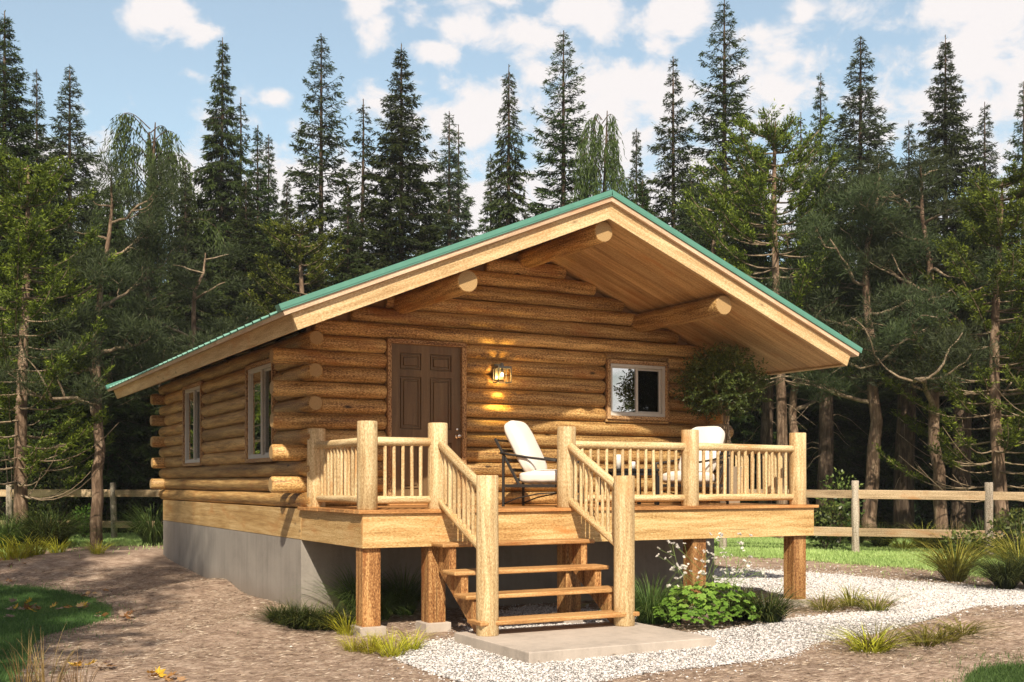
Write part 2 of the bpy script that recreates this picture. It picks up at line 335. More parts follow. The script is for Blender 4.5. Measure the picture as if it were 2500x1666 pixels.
def glassmat(nm='window glass', refl=0.72):
    m, nt, N, L, b = newmat(nm)
    out = nt.nodes['Material Output']; N.remove(b)
    g = N.new('ShaderNodeBsdfGlossy'); g.inputs['Roughness'].default_value = 0.012; g.inputs['Color'].default_value = (0.9, 0.93, 0.92, 1)
    t = N.new('ShaderNodeBsdfTransparent'); t.inputs[0].default_value = (0.75, 0.8, 0.78, 1)
    tc = N.new('ShaderNodeTexCoord'); bp = N.new('ShaderNodeBump'); bp.inputs['Strength'].default_value = 0.06; bp.inputs['Distance'].default_value = 0.004
    L.new(noise(N, L, tc.outputs['Object'], 3.0, 2), bp.inputs['Height']); L.new(bp.outputs[0], g.inputs['Normal'])
    lw = N.new('ShaderNodeFresnel'); lw.inputs[0].default_value = 1.9
    f = math_(N, L, 'ADD', lw.outputs[0], refl)
    mx = N.new('ShaderNodeMixShader'); L.new(f, mx.inputs[0]); L.new(t.outputs[0], mx.inputs[1]); L.new(g.outputs[0], mx.inputs[2]); L.new(mx.outputs[0], out.inputs[0]); return m
M['glass'] = glassmat(); M['glass2'] = glassmat('screened window glass', 0.03)
def emis(name, col, s):
    m, nt, N, L, b = newmat(name); b.inputs['Base Color'].default_value = (*col, 1); b.inputs['Emission Color'].default_value = (*col, 1); b.inputs['Emission Strength'].default_value = s; return m
M['bulb'] = emis('lit bulb', (1.0, 0.76, 0.42), 5.0)

# ------------------------------------------------------------------ dimensions (metres; x along the front, y back, z up)
W, D, LEN = 6.096, 2.013, 7.911
YB = D+LEN
LR, LP = 0.0962, 0.188                                   # log radius and course height
def zc(k): return 1.28+LP*(k+0.5)
SL = 0.41; APEX = 4.625; XM = W/2
def zu(x): return APEX-SL*abs(x-XM)                      # underside of the roof
EO = 0.653                                               # eave overhang

# ------------------------------------------------------------------ log cabin
cabin = empty('log_cabin', (0, 0, 0), 'honey coloured log cabin with a green metal gable roof and brown front door', 'cabin')
def part(name, mb, mats, parent=cabin, bevel=0): return mb.build(name, mats, parent, bevel)
mb = MB(); box(mb, (0.0, D, -0.6), (W, D+0.2, 0.913), 0); box(mb, (0.0, D+0.2, -0.6), (0.2, YB-0.2, 0.913), 1)
box(mb, (W-0.2, D+0.2, -0.6), (W, YB-0.2, 0.913), 1); box(mb, (0.0, YB-0.2, -0.6), (W, YB, 0.913), 0)
part('foundation', mb, M['concrete'])
mb = MB(); box(mb, (-0.004, D, 0.916), (0.05, YB, 1.276), 1); box(mb, (W-0.05, D, 0.916), (W+0.004, YB, 1.276), 1)
box(mb, (0.05, YB-0.05, 0.916), (W-0.05, YB+0.004, 1.276), 0); box(mb, (0.05, D+0.001, 0.916), (W-0.05, D+0.05, 1.262), 0)
part('rim_board', mb, M['rim'], bevel=0.004)
mb = MB(); box(mb, (0.05, D+0.05, 1.22), (W-0.05, YB-0.05, 1.272), 0); part('floor', mb, M['interior'])
LC = 0.072
DOOR = (1.083, 2.149, 3.345); WIN = (4.257, 5.278, 2.443, 3.253)
def spans(a, b, cuts):
    segs = [(a, b)]
    for c0, c1 in cuts:
        nn = []
        for s0, s1 in segs:
            if c1 <= s0 or c0 >= s1: nn.append((s0, s1)); continue
            if c0 > s0: nn.append((s0, c0))
            if c1 < s1: nn.append((c1, s1))
        segs = nn
    return segs
def wall_front(y, sgn):
    mb = MB(); k = 0
    while zc(k) < APEX-0.03:
        z = zc(k)
        if k <= 10:
            a, b = (-0.34 if sgn < 0 else -0.22, W+0.34) if k % 2 else (LC, W-LC)
        else:
            h = (z-3.107)/SL-EO; a, b = h+0.0, W-h
            if b-a < 0.3: break
        cuts = []
        if sgn < 0:
            if z-LP*0.35 < DOOR[2] and z < DOOR[2]: cuts.append((DOOR[0]-0.0, DOOR[1]+0.0))
            if WIN[2]-0.02 < z < WIN[3]+0.02: cuts.append((WIN[0], WIN[1]))
        for s0, s1 in spans(a, b, cuts):
            jit = rng.uniform(-.012, .012)
            log(mb, (s0+(jit if s0 < 0 else 0), y, z), (s1+(jit if s1 > W else 0), y, z), LR*rng.uniform(.985, 1.02), LR*rng.uniform(.97, 1.01), 22, 0.04, seam=(0, -sgn, 0), bend=0.008, bev=0.024)
        k += 1
    if sgn < 0:                                           # slim slivers of log left above and below the window opening
        for zz, rr_ in ((3.303, 0.050), (2.424, 0.021)):
            log(mb, (WIN[0]-0.004, 1.992+rr_, zz), (WIN[1]+0.004, 1.992+rr_, zz), rr_, rr_, 18, 0.03, seam=(0, 1, 0), bend=0.0, bev=0.004)
            box(mb, (WIN[0], 1.992+rr_, zz-rr_*0.98), (WIN[1], 2.11, zz+rr_*0.98), 0)
    return part('front_wall' if sgn < 0 else 'back_wall', mb, [M['log'], M['logend']])
wall_front(D+LC, -1); wall_front(YB-LC, 1)
SW = [(3.09, 4.369), (6.951, 8.229)]; SWZ = (1.852, 3.160)
def wall_side(x, sgn):
    mb = MB()
    for k in range(11):
        z = zc(k); a, b = (1.68, YB+0.33) if k % 2 == 0 else (D+LC-0.03, YB-LC+0.03)
        cuts = [s for s in SW if SWZ[0]-0.01 < z < SWZ[1]] if sgn < 0 else []
        for s0, s1 in spans(a, b, cuts):
            jit = rng.uniform(-.012, .012)
            log(mb, (x, s0+(jit if s0 < D else 0), z), (x, s1, z), LR*rng.uniform(.985, 1.02), LR*rng.uniform(.97, 1.01), 22, 0.04, seam=(-sgn, 0, 0), bend=0.008, bev=0.024)
    return part('left_wall' if sgn < 0 else 'right_wall', mb, [M['log'], M['logend']])
wall_side(LC, -1); wall_side(W-LC, 1)
# thin inner lining so that no light leaks between the logs
mb = MB()
def lining_front(y0, y1, cuts):
    prism(mb, [(0.1, 1.28), (0.1, zu(0.1)-0.01), (XM, APEX-0.01), (W-0.1, zu(W-0.1)-0.01), (W-0.1, 1.28)], y0, y1, 1)
prism(mb, [(0.10, DOOR[2]), (0.10, zu(0.1)+0.02), (XM, APEX), (W-0.10, zu(0.1)+0.02), (W-0.10, DOOR[2])], D+0.10, D+0.12, 1)
for x0, x1, z0, z1 in ((0.1, DOOR[0], 1.275, DOOR[2]), (DOOR[1], WIN[0], 1.275, DOOR[2]), (WIN[0], WIN[1], 1.275, WIN[2]), (WIN[0], WIN[1], WIN[3], DOOR[2]), (WIN[1], W-0.1, 1.275, DOOR[2])):
    box(mb, (x0, D+0.10, z0), (x1, D+0.12, z1))
lining_front(YB-0.12, YB-0.10, [])
for y0, y1, z0, z1 in ((D+.12, SW[0][0], 1.275, 3.38), (SW[0][1], SW[1][0], 1.275, 3.38), (SW[1][1], YB-.12, 1.275, 3.38), (*SW[0], 1.275, SWZ[0]), (*SW[1], 1.275, SWZ[0]), (*SW[0], SWZ[1], 3.38), (*SW[1], SWZ[1], 3.38)):
    box(mb, (0.10, y0, z0), (0.12, y1, z1), 1)
box(mb, (W-0.12, D+.12, 1.275), (W-0.10, YB-.12, 3.38), 1)
part('inner_lining', mb, M['interior'])

# door with frame, panels, knob and deadbolt
DX0, DX1, DZ0, DZ1, DY = 1.135, 2.088, 1.31, 3.290, 2.030
mb = MB()
def slab_with_panels(mb, x0, x1, z0, z1, y, panels):
    """door face at y built as rails and stiles, each panel recessed with a raised field"""
    xs = sorted({x0, x1, *[p[0] for p in panels], *[p[1] for p in panels]}); zs = sorted({z0, z1, *[p[2] for p in panels], *[p[3] for p in panels]})
    for i in range(len(xs)-1):
        for j in range(len(zs)-1):
            cx_, cz_ = (xs[i]+xs[i+1])/2, (zs[j]+zs[j+1])/2
            if any(p[0] < cx_ < p[1] and p[2] < cz_ < p[3] for p in panels): continue
            b = len(mb.v)
            for q in ((xs[i], zs[j]), (xs[i+1], zs[j]), (xs[i+1], zs[j+1]), (xs[i], zs[j+1])): mb.v.append((q[0], y, q[1]))
            mb.face((b, b+1, b+2, b+3), [(zs[j]*1.0, xs[i]), (zs[j], xs[i+1]), (zs[j+1], xs[i+1]), (zs[j+1], xs[i])], 0.5)
    for a, c, d, e in panels:
        prof = [(0, 0), (0.004, 0.020), (0.014, 0.022), (0.020, 0.006), (0.034, 0.006), (0.038, 0.022), (0.050, 0.024), (0.060, 0.004)]
        rings = []
        for ins, dep in prof:
            b = len(mb.v)
            for q in ((a+ins, d+ins), (c-ins, d+ins), (c-ins, e-ins), (a+ins, e-ins)): mb.v.append((q[0], y+dep, q[1]))
            rings.append(b)
        for r0, r1 in zip(rings, rings[1:]):
            for i in range(4):
                j = (i+1) % 4; vs = (r0+i, r0+j, r1+j, r1+i)
                mb.face(vs, [(mb.v[w][2], mb.v[w][0]) for w in vs], 0.35)
        vs = tuple(range(rings[-1], rings[-1]+4)); mb.face(vs, [(mb.v[w][2], mb.v[w][0]) for w in vs], 0.5)
cols_ = [(1.257, 1.545), (1.660, 1.958)]
pan = [(a, b, z0, z1) for a, b in cols_ for z0, z1 in ((2.975, 3.184), (2.241, 2.894), (1.50, 2.083))]
slab_with_panels(mb, DX0, DX1, DZ0, DZ1, DY, pan)
box(mb, (DX0, DY+0.02, DZ0), (DX1, DY+0.05, DZ1), 2)
door = part('door', mb, M['door'])
mb = MB(); t0, t1 = DOOR[0], DOOR[1]
box(mb, (t0, 1.985, 1.31), (DX0-0.002, 2.09, DZ1), 2); box(mb, (DX1+0.002, 1.985, 1.31), (t1, 2.09, DZ1), 2); box(mb, (t0, 1.985, DZ1+0.002), (t1, 2.09, 3.345), 0)
tag(part('door_frame', mb, M['trim'], door, bevel=0.004), 'rough sawn wooden door frame')
mb = MB()
def lathe(mb, c, prof, axis=Vector((0, -1, 0)), sides=20, m=0):
    a, b = frame(axis); rings = []
    for s, r in prof:
        ring = []
        for i in range(sides):
            th = 2*math.pi*i/sides; ring.append(len(mb.v)); mb.v.append(tuple(Vector(c)+axis*s+(a*math.cos(th)+b*math.sin(th))*max(r, 1e-4)))
        rings.append(ring)
    for k in range(len(rings)-1):
        for i in range(sides):
            j = (i+1) % sides; mb.face((rings[k][i], rings[k][j], rings[k+1][j], rings[k+1][i]), [(i*.1, prof[k][0]), (i*.1+.1, prof[k][0]), (i*.1+.1, prof[k+1][0]), (i*.1, prof[k+1][0])], 0.5, m, True)
    mb.face(tuple(rings[-1]), [(0, 0)]*sides, 0.5, m); mb.face(tuple(rings[0][::-1]), [(0, 0)]*sides, 0.5, m)
lathe(mb, (2.035, DY, 2.170), [(0, .034), (.006, .034), (.012, .026), (.02, .013), (.04, .012), (.048, .022), (.058, .029), (.072, .029), (.082, .022), (.086, .008)])
part('door_knob', mb, M['nickel'], door)
mb = MB(); lathe(mb, (2.035, DY, 2.255), [(0, .021), (.012, .021), (.018, .017), (.022, .006)]); part('deadbolt', mb, M['nickel'], door)
mb = MB(); box(mb, (t0, 1.94, 1.306), (t1, 2.09, 1.325), 0); part('threshold', mb, M['deck'], door, 0.003)

# windows: w x h opening in a local frame (x = across, y = inward, z = up)
def window(loc, rz, w, h, name='window', trimw=0.05):
    Mx = Matrix.Translation(loc) @ Matrix.Rotation(rz, 4, 'Z')
    def lb(mb, lo, hi, ax): box(mb, lo, hi, ax, Mx)
    f = trimw; mb = MB()                                  # outer trim boards
    lb(mb, (0, -0.018, 0), (f, 0.06, h), 2); lb(mb, (w-f, -0.018, 0), (w, 0.06, h), 2)
    lb(mb, (f, -0.018, 0), (w-f, 0.06, f), 0); lb(mb, (f, -0.018, h-f), (w-f, 0.06, h), 0)
    trim = mb
    mb = MB(); a = f+0.001; e = 0.045                      # fixed frame
    lb(mb, (a, 0.012, a), (a+e, 0.10, h-a), 2); lb(mb, (w-a-e, 0.012, a), (w-a, 0.10, h-a), 2)
    lb(mb, (a+e, 0.012, a), (w-a-e, 0.10, a+e), 0); lb(mb, (a+e, 0.012, h-a-e), (w-a-e, 0.10, h-a), 0)
    # outer sill lip and centre stile of the fixed light
    win = mb.build(name, M['frame'], cabin, 0.003)
    trim.build('window_trim', M['trim'], win, 0.004)
    i0, i1, z0, z1 = a+e, w-a-e, a+e, h-a-e; mid = (i0+i1)/2
    mb = MB(); s = 0.028
    lb(mb, (mid-0.022, 0.024, z0), (mid+0.012, 0.055, z1), 2)
    lb(mb, (i0, 0.032, z0), (i0+0.012, 0.055, z1), 2); lb(mb, (i0+.012, 0.032, z0), (mid-.022, 0.055, z0+0.014), 0); lb(mb, (i0+.012, 0.032, z1-0.014), (mid-.022, 0.055, z1), 0)
    mb.build('fixed_sash', M['frame'], win, 0.002)
    mb = MB()
    lb(mb, (mid+0.012, 0.062, z0), (mid+0.034, 0.09, z1), 2); lb(mb, (i1-s, 0.062, z0), (i1, 0.09, z1), 2)
    lb(mb, (mid+.034, 0.062, z0), (i1-s, 0.09, z0+s), 0); lb(mb, (mid+.034, 0.062, z1-s), (i1-s, 0.09, z1), 0)
    mb.build('sliding_sash', M['frame'], win, 0.002)
    mb = MB(); lb(mb, (i0+.012, 0.042, z0+.014), (mid-.022, 0.046, z1-.014), 0); mb.build('pane', M['glass'], win)
    mb = MB(); lb(mb, (mid+.034, 0.074, z0+s), (i1-s, 0.078, z1-s), 0); mb.build('pane', M['glass2'], win)
    return win
window((WIN[0], 1.985, WIN[2]), 0, WIN[1]-WIN[0], WIN[3]-WIN[2])
for s in SW: window((-0.012, s[1], SWZ[0]), R(-90), s[1]-s[0], SWZ[1]-SWZ[0])

# roof
RY0, RY1 = 0.083, 10.75
mb = MB()                                                 # green metal sheets with standing ribs
def slope_mat(side):                                      # local x: down the slope from the ridge, y: back, z: out of the roof
    s = -1 if side < 0 else 1; L_ = math.sqrt(1+SL*SL)
    X = Vector((s/L_, 0, -SL/L_)); Z = Vector((s*SL/L_, 0, 1/L_)); Y = Vector((0, 1, 0))
    m = Matrix((( X.x, Y.x, Z.x, XM), (X.y, Y.y, Z.y, 0), (X.z, Y.z, Z.z, APEX), (0, 0, 0, 1))); return m
LS = (XM+EO)*math.sqrt(1+SL*SL)                            # slope length at the underside
TH = 0.176
roof = None
for side in (-1, 1):
    Ms = slope_mat(side)
    y0, y1 = 0.022, RY1+0.06; xs0, xs1 = 0.10*side*0-0.0, LS+0.105
    # sheet
    z0 = TH+0.056
    prof = []; y = y0+0.12; prof.append((y0+0.02, z0)); n = int((y1-y0-0.2)/0.305); pitch = (y1-y0-0.2)/n
    for i in range(n+1):
        yy = y0+0.1+i*pitch; prof += [(yy-0.03, z0), (yy-0.018, z0+0.022), (yy+0.018, z0+0.022), (yy+0.03, z0)]
    prof.append((y1-0.02, z0))
    for (ya, za), (yb, zb) in zip(prof, prof[1:]):
        b = len(mb.v)
        for q in ((-za*SL, ya, za), (xs1, ya, za), (xs1, yb, zb), (-zb*SL, yb, zb), (-za*SL, ya, za-.012), (xs1, ya, za-.012), (xs1, yb, zb-.012), (-zb*SL, yb, zb-.012)):
            mb.v.append(tuple(Ms @ Vector(q)))
        for q in ((0, 1, 2, 3), (7, 6, 5, 4), (1, 5, 6, 2)): mb.face(tuple(b+i for i in q), [(0, 0)]*4, 0.5)
roof = part('roof', mb, M['roofmetal'])
mb = MB()
for side in (-1, 1):                                      # edge trims: rake flashing, thin drip line and ridge cap
    Ms = slope_mat(side); k = SL
    for ya, yb in ((0.020, 0.16), (RY1-0.09, RY1+0.052)):
        sh = TH+0.0555
        b = len(mb.v); e1 = LS+0.108
        zt = sh+0.068
        for q in ((-zt*k, ya, zt), (e1, ya, zt), (e1, yb, zt), (-zt*k, yb, zt), (-sh*k, ya, sh+0.016), (e1, ya, sh+0.016), (e1, yb, sh+0.016), (-sh*k, yb, sh+0.016)): mb.v.append(tuple(Ms @ Vector((q[0], q[1], q[2]))))
        for q in ((0, 1, 2, 3), (4, 7, 6, 5), (0, 4, 5, 1), (3, 2, 6, 7), (1, 5, 6, 2)): mb.face(tuple(b+i for i in q), [(0, 0)]*4, 0.5)
        b = len(mb.v)
        for q in ((-sh*k, ya-.004, sh+.012), (e1, ya-.004, sh+.012), (e1, yb, sh+.012), (-sh*k, yb, sh+.012), (-sh*k, ya-.004, sh), (e1, ya-.004, sh), (e1, yb, sh), (-sh*k, yb, sh)): mb.v.append(tuple(Ms @ Vector(q)))
        for q in ((0, 1, 2, 3), (4, 7, 6, 5), (0, 4, 5, 1), (3, 2, 6, 7), (1, 5, 6, 2)): mb.face(tuple(b+i for i in q), [(0, 0)]*4, 0.5)
    b = len(mb.v); z0 = TH+.056
    for q in ((-(z0+.03)*k, 0.16, z0+.03), (0.22, 0.16, z0+.026), (0.22, RY1-.09, z0+.026), (-(z0+.03)*k, RY1-.09, z0+.03)): mb.v.append(tuple(Ms @ Vector(q)))
    mb.face((b, b+1, b+2, b+3), [(0, 0)]*4, 0.5)
part('roof_flashing', mb, M['roofmetal'], roof)
def rake(mb, side, y0, y1, zlo, zhi, end):
    """sloping board with a plumb cut under the ridge; zlo/zhi measured out of the slope"""
    if True:
        Ms = slope_mat(side); b = len(mb.v); t = 0.5; uo = rng.uniform(0, 50)
        pts = [(-zlo*SL, zlo), (end, zlo), (end, zhi), (-zhi*SL, zhi)]
        for yy in (y0, y1):
            for p in pts: mb.v.append(tuple(Ms @ Vector((p[0], yy, p[1]))))
        def F(ix, u): mb.face(tuple(b+i for i in ix), u, t)
        F((0, 1, 2, 3), [(p[0]+uo, p[1]) for p in pts]); F((7, 6, 5, 4), [(p[0]+uo, p[1]) for p in pts[::-1]])
        F((0, 4, 5, 1), [(pts[0][0]+uo, 0), (pts[0][0]+uo, y1-y0), (end+uo, y1-y0), (end+uo, 0)])
        F((3, 2, 6, 7), [(pts[0][0]+uo, 1), (end+uo, 1), (end+uo, 1.05), (pts[0][0]+uo, 1.05)])
        F((1, 5, 6, 2), [(0, 0), (0, .05), (.1, .05), (.1, 0)])
        F((0, 3, 7, 4), [(0, 0), (0, .05), (.1, .05), (.1, 0)])
for side in (-1, 1):
    for y0, y1, c0, c1 in ((RY0, RY0+0.045, RY0-0.05, RY0+0.02), (RY1-0.045, RY1, RY1-.02, RY1+0.05)):
        mb = MB(); rake(mb, side, y0, y1, 0.0, TH, LS); tag(part('barge_board', mb, M['barge'], roof, 0.004), 'wide pale board along the sloping gable edge')
        mb = MB(); rake(mb, side, c0, c1, TH+0.001, TH+0.055, LS+0.09); part('crown_board', mb, M['crown'], roof, 0.003)
    Ms = slope_mat(side); mb = MB(); box(mb, (LS-0.04, RY0+0.046, 0.0), (LS, RY1-0.046, TH-.001), 1, Ms)
    part('eave_board', mb, M['barge'], roof, 0.004)
    mb = MB(); y = RY0+0.02
    while y < RY1-0.03:
        e = min(y+rng.uniform(.55, .75), RY1-0.021); box(mb, (LS-0.03, y+.0015, TH+0.001), (LS+0.09, e-.0015, TH+0.055), 1, Ms); y = e
    part('drip_board', mb, M['crown'], roof, 0.003)
mb = MB()
for side in (-1, 1):                                      # soffit boards running down the slope
    Ms = slope_mat(side); y = RY0+0.046
    while y < RY1-0.05:
        wd = 0.30; e = min(y+wd, RY1-0.046); box(mb, (0.012+0.002*(side > 0), y+0.002, 0.022), (LS-0.041, e-0.002, 0.042), 0, Ms); y = e
part('soffit', mb, M['soffit'], roof, 0.003)
mb = MB()
for side in (-1, 1):                                      # roof deck above the soffit closes the roof
    Ms = slope_mat(side); box(mb, (0.05, RY0+0.046, 0.06), (LS-0.041, RY1-0.046, TH+.04), 0, Ms)
part('roof_deck', mb, M['crown'], roof)
for x, z in ((XM, 4.498), (1.29, 3.778), (4.806, 3.778)):
    mb = MB(); log(mb, (x, 0.193, z), (x, 2.3, z), 0.124, 0.127, 32, 0.02, bev=0.012, bend=0.004, seam=(0, 0, 1)); part('purlin', mb, [M['log'], M['logend']])

# ------------------------------------------------------------------ porch deck
deck = empty('porch_deck', (0, 0, 0), 'raised wooden porch deck with peeled log railing in front of the cabin', 'deck')
DT = 1.303
mb = MB(); n = 14; y = -0.035; wd = (2.005+0.035)/n
for i in range(n):
    o = rng.uniform(-.004, .004); box(mb, (-0.05+o, y+.003, DT-0.038), (W+0.055+o, y+wd-.003, DT), 0); y += wd
mb.build('decking', M['deck'], deck, 0.004)
mb = MB(); box(mb, (0.0, 0.0, 0.913), (W, 0.04, 1.262), 0); mb.build('front_rim_board', M['rim'], deck, 0.004)
mb = MB(); box(mb, (0.0, 0.042, 0.913), (0.04, D-0.002, 1.262), 1); mb.build('side_rim_board', M['rim'], deck, 0.004)
mb = MB(); box(mb, (W-.04, 0.042, 0.913), (W, D-0.002, 1.262), 1); mb.build('side_rim_board', M['rim'], deck, 0.004)
for i in range(7):
    x = 0.45+i*0.83; mb = MB(); box(mb, (x, 0.042, 0.99), (x+0.04, D-0.002, 1.263), 1); mb.build('joist', M['post'], deck)
for x in (0.02, 0.757, 2.445, 4.22, 5.81):
    mb = MB(); box(mb, (x, 0.05, 0.09), (x+0.20, 0.25, 0.99), 2)
    p = mb.build('support_post', M['post'], deck, 0.008)
    mb = MB(); box(mb, (x-0.045, 0.005, -0.3), (x+0.245, 0.295, 0.105), 0); mb.build('footing', M['slab'], p, 0.008)
PR = 0.107
RAILP = [0.089, 0.885, 2.483, 4.216, 5.915]; PY = 0.10
def rpost(x, y, z0, z1, parent, name='railing_post', r=PR):
    mb = MB(); log(mb, (x, y, z0), (x, y, z1), r, r*0.985, 28, 0.025, bev=0.008, seam=(0.3, 1, 0), bend=0.004); return mb.build(name, [M['rail'], M['railend']], parent)
for x in RAILP: rpost(x, PY, DT, 2.218, deck)
rpost(0.089, 1.727, DT, 2.21, deck); rpost(5.915, 1.727, DT, 2.21, deck)
RZ, BZ, RR = 2.015, 1.405, 0.045
def section(a, b, nb, parent=deck, za=0.0, zb=None, lo=(None, None)):
    """one railing bay between two posts: top rail, bottom rail and round balusters"""
    a = Vector(a); b = Vector(b)
    mb = MB(); log(mb, a+Vector((0, 0, RZ)), b+Vector((0, 0, RZ)), RR*1.03, RR, 18, 0.05, bev=0.004, seam=(0, 0, -1), bend=0.006)
    top = mb.build('handrail', [M['rail'], M['railend']], parent)
    mb = MB(); log(mb, a+Vector((0, 0, BZ)), b+Vector((0, 0, BZ)), RR*0.94, RR*.9, 18, 0.05, bev=0.004, seam=(0, 0, -1), bend=0.006)
    mb.build('bottom_rail', [M['rail'], M['railend']], parent)
    for i in range(nb):
        q = a+(b-a)*((i+1)/(nb+1)); bal(q, BZ, RZ, parent)
def bal(q, z0, z1, parent):
    mb = MB(); j = Vector((rng.uniform(-.004, .004), rng.uniform(-.004, .004), 0)); r = rng.uniform(.0185, .0215)
    log(mb, q+Vector((0, 0, z0))+j, q+Vector((0, 0, z1))-j, r, r*rng.uniform(.92, 1.05), 12, 0.10, caps=False, step=0.07, bend=0.005, seam=(0, 1, 0)); mb.build('baluster', [M['rail'], M['railend']], parent)
g = PR*0.9
section((RAILP[0]+g, PY, 0), (RAILP[1]-g, PY, 0), 5)
section((RAILP[2]+g, PY, 0), (RAILP[3]-g, PY, 0), 13)
section((RAILP[3]+g, PY, 0), (RAILP[4]-g, PY, 0), 13)
section((0.089, PY+g, 0), (0.089, 1.727-g, 0), 12)
section((5.915, PY+g, 0), (5.915, 1.727-g, 0), 12)

# ------------------------------------------------------------------ stairs
st = empty('porch_stairs', (1.684, -0.6, 0.1), 'open wooden porch stairs with log newel posts standing on the concrete pad', 'stairs')
st_inv = Matrix.Translation((-1.684, 0.6, -0.1))
def sbuild(mb, name, mats, bev=0): return mb.build(name, mats, st, bev, local=st_inv)
TR = [(-0.305, .961), (-.590, .690), (-.855, .470), (-1.165, .245)]
for yf, z in TR:
    mb = MB(); box(mb, (0.757, yf, z-0.045), (2.611, yf+(0.30 if z < .9 else .295), z), 0); sbuild(mb, 'tread', M['tread'], 0.012)
for x in (0.845, 2.445):
    mb = MB(); prism(mb, [(-0.01, .915), (-.275, .915), (-.275, .644), (-.560, .644), (-.560, .424), (-.825, .424), (-.825, .199), (-1.12, .199), (-1.12, .102), (-.86, .102), (-0.01, .66)], x, x+0.08, 0, gr=1)
    sbuild(mb, 'stringer', M['post'], 0.004)
for x in (0.885, 2.483):
    mb = MB(); log(mb, (x, -1.063, 0.10), (x, -1.063, 1.657), PR*1.03, PR, 28, 0.025, bev=0.008, seam=(0.3, 1, 0), bend=0.004); sbuild(mb, 'newel_post', [M['rail'], M['railend']])
    y0, y1 = PY-0.09, -1.063+0.09
    for nm, za, zb, r in (('handrail', 1.985, 1.53, .047), ('bottom_rail', 1.375, 0.925, .044)):
        mb = MB(); log(mb, (x, y0, za), (x, y1, zb), r, r, 18, 0.05, bev=0.004, seam=(0, 0, -1), bend=0.008); sbuild(mb, nm, [M['rail'], M['railend']])
    for i in range(8):
        f = (i+1)/9; y = y0+(y1-y0)*f; r = rng.uniform(.0185, .0215); mb = MB()
        log(mb, (x, y, 1.375+(.925-1.375)*f), (x, y, 1.985+(1.53-1.985)*f), r, r, 12, 0.10, caps=False, step=0.07, bend=0.005, seam=(0, 1, 0)); sbuild(mb, 'baluster', [M['rail'], M['railend']])
mb = MB(); box(mb, (0.689, -2.245, -0.2), (2.745, -0.722, 0.10), 0)
pad = mb.build('concrete_pad', M['slab'], None, 0.008); tag(pad, 'low grey concrete pad at the foot of the porch stairs', 'concrete pad')

# ------------------------------------------------------------------ wall lantern
lan = empty('wall_lantern', (2.58, 1.98, 2.95), 'lit grey metal box lantern on the log wall beside the front door', 'wall lantern')
Li = Matrix.Translation((-2.58, -1.98, -2.95))
x0, x1, ly0, ly1, lz0, lz1 = 2.50, 2.695, 1.80, 1.945, 2.852, 3.062
mb = MB(); box(mb, (2.535, 1.95, 2.90), (2.66, 1.985, 3.10), 2); mb.build('back_plate', M['lampiron'], lan, 0.003, local=Li)
mb = MB(); b_ = 0.011
for xx in (x0, x1-b_):
    for yy in (ly0, ly1-b_): box(mb, (xx, yy, lz0+b_), (xx+b_, yy+b_, lz1-0.03), 2)
for zz, hh in ((lz0, b_), (lz1-0.03, 0.03)):
    for yy in (ly0, ly1-b_): box(mb, (x0, yy, zz), (x1, yy+b_, zz+hh), 0)
    for xx in (x0, x1-b_): box(mb, (xx, ly0+b_, zz), (xx+b_, ly1-b_, zz+hh), 1)
box(mb, (2.585, 1.86, 3.062), (2.61, 1.955, 3.076), 1); box(mb, (2.585, 1.87, 3.040), (2.61, 1.90, 3.11), 2)
mb.build('cage', M['lampiron'], lan, 0.0015, local=Li)
mb = MB(); tube(mb, [(2.597, 1.875, 3.03), (2.597, 1.875, 2.985)], 0.012, 10); tube(mb, [(2.597, 1.875, 3.09), (2.597, 1.875, 3.03)], 0.006, 8); mb.build('socket', M['lampiron'], lan, local=Li)
mb = MB(); lathe(mb, (2.597, 1.875, 2.985), [(0, .010), (.015, .018), (.03, .021), (.045, .017), (.055, .006)], Vector((0, 0, -1)), 14); mb.build('bulb', M['bulb'], lan, local=Li)
ld = bpy.data.lights.new('lantern_light', 'POINT'); lo_ = bpy.data.objects.new('lantern_light', ld); COL.objects.link(lo_)
ld.energy = 22.0; ld.color = (1.0, 0.56, 0.14); ld.shadow_soft_size = 0.02; lo_.location = (0.017, -0.105, -0.035+0.03); lo_.parent = lan
for nm, rx, zz in (('up_light', 180, .09), ('down_light', 0, -.08)):
    ld = bpy.data.lights.new(nm, 'SPOT'); lo_ = bpy.data.objects.new(nm, ld); COL.objects.link(lo_); ld.energy = 32.0; ld.color = (1.0, 0.62, 0.14)
    ld.spot_size = R(84); ld.spot_blend = 1.0; ld.shadow_soft_size = 0.015; lo_.location = (0.017, -0.075, zz); lo_.rotation_euler = (R(rx), 0, 0); lo_.parent = lan
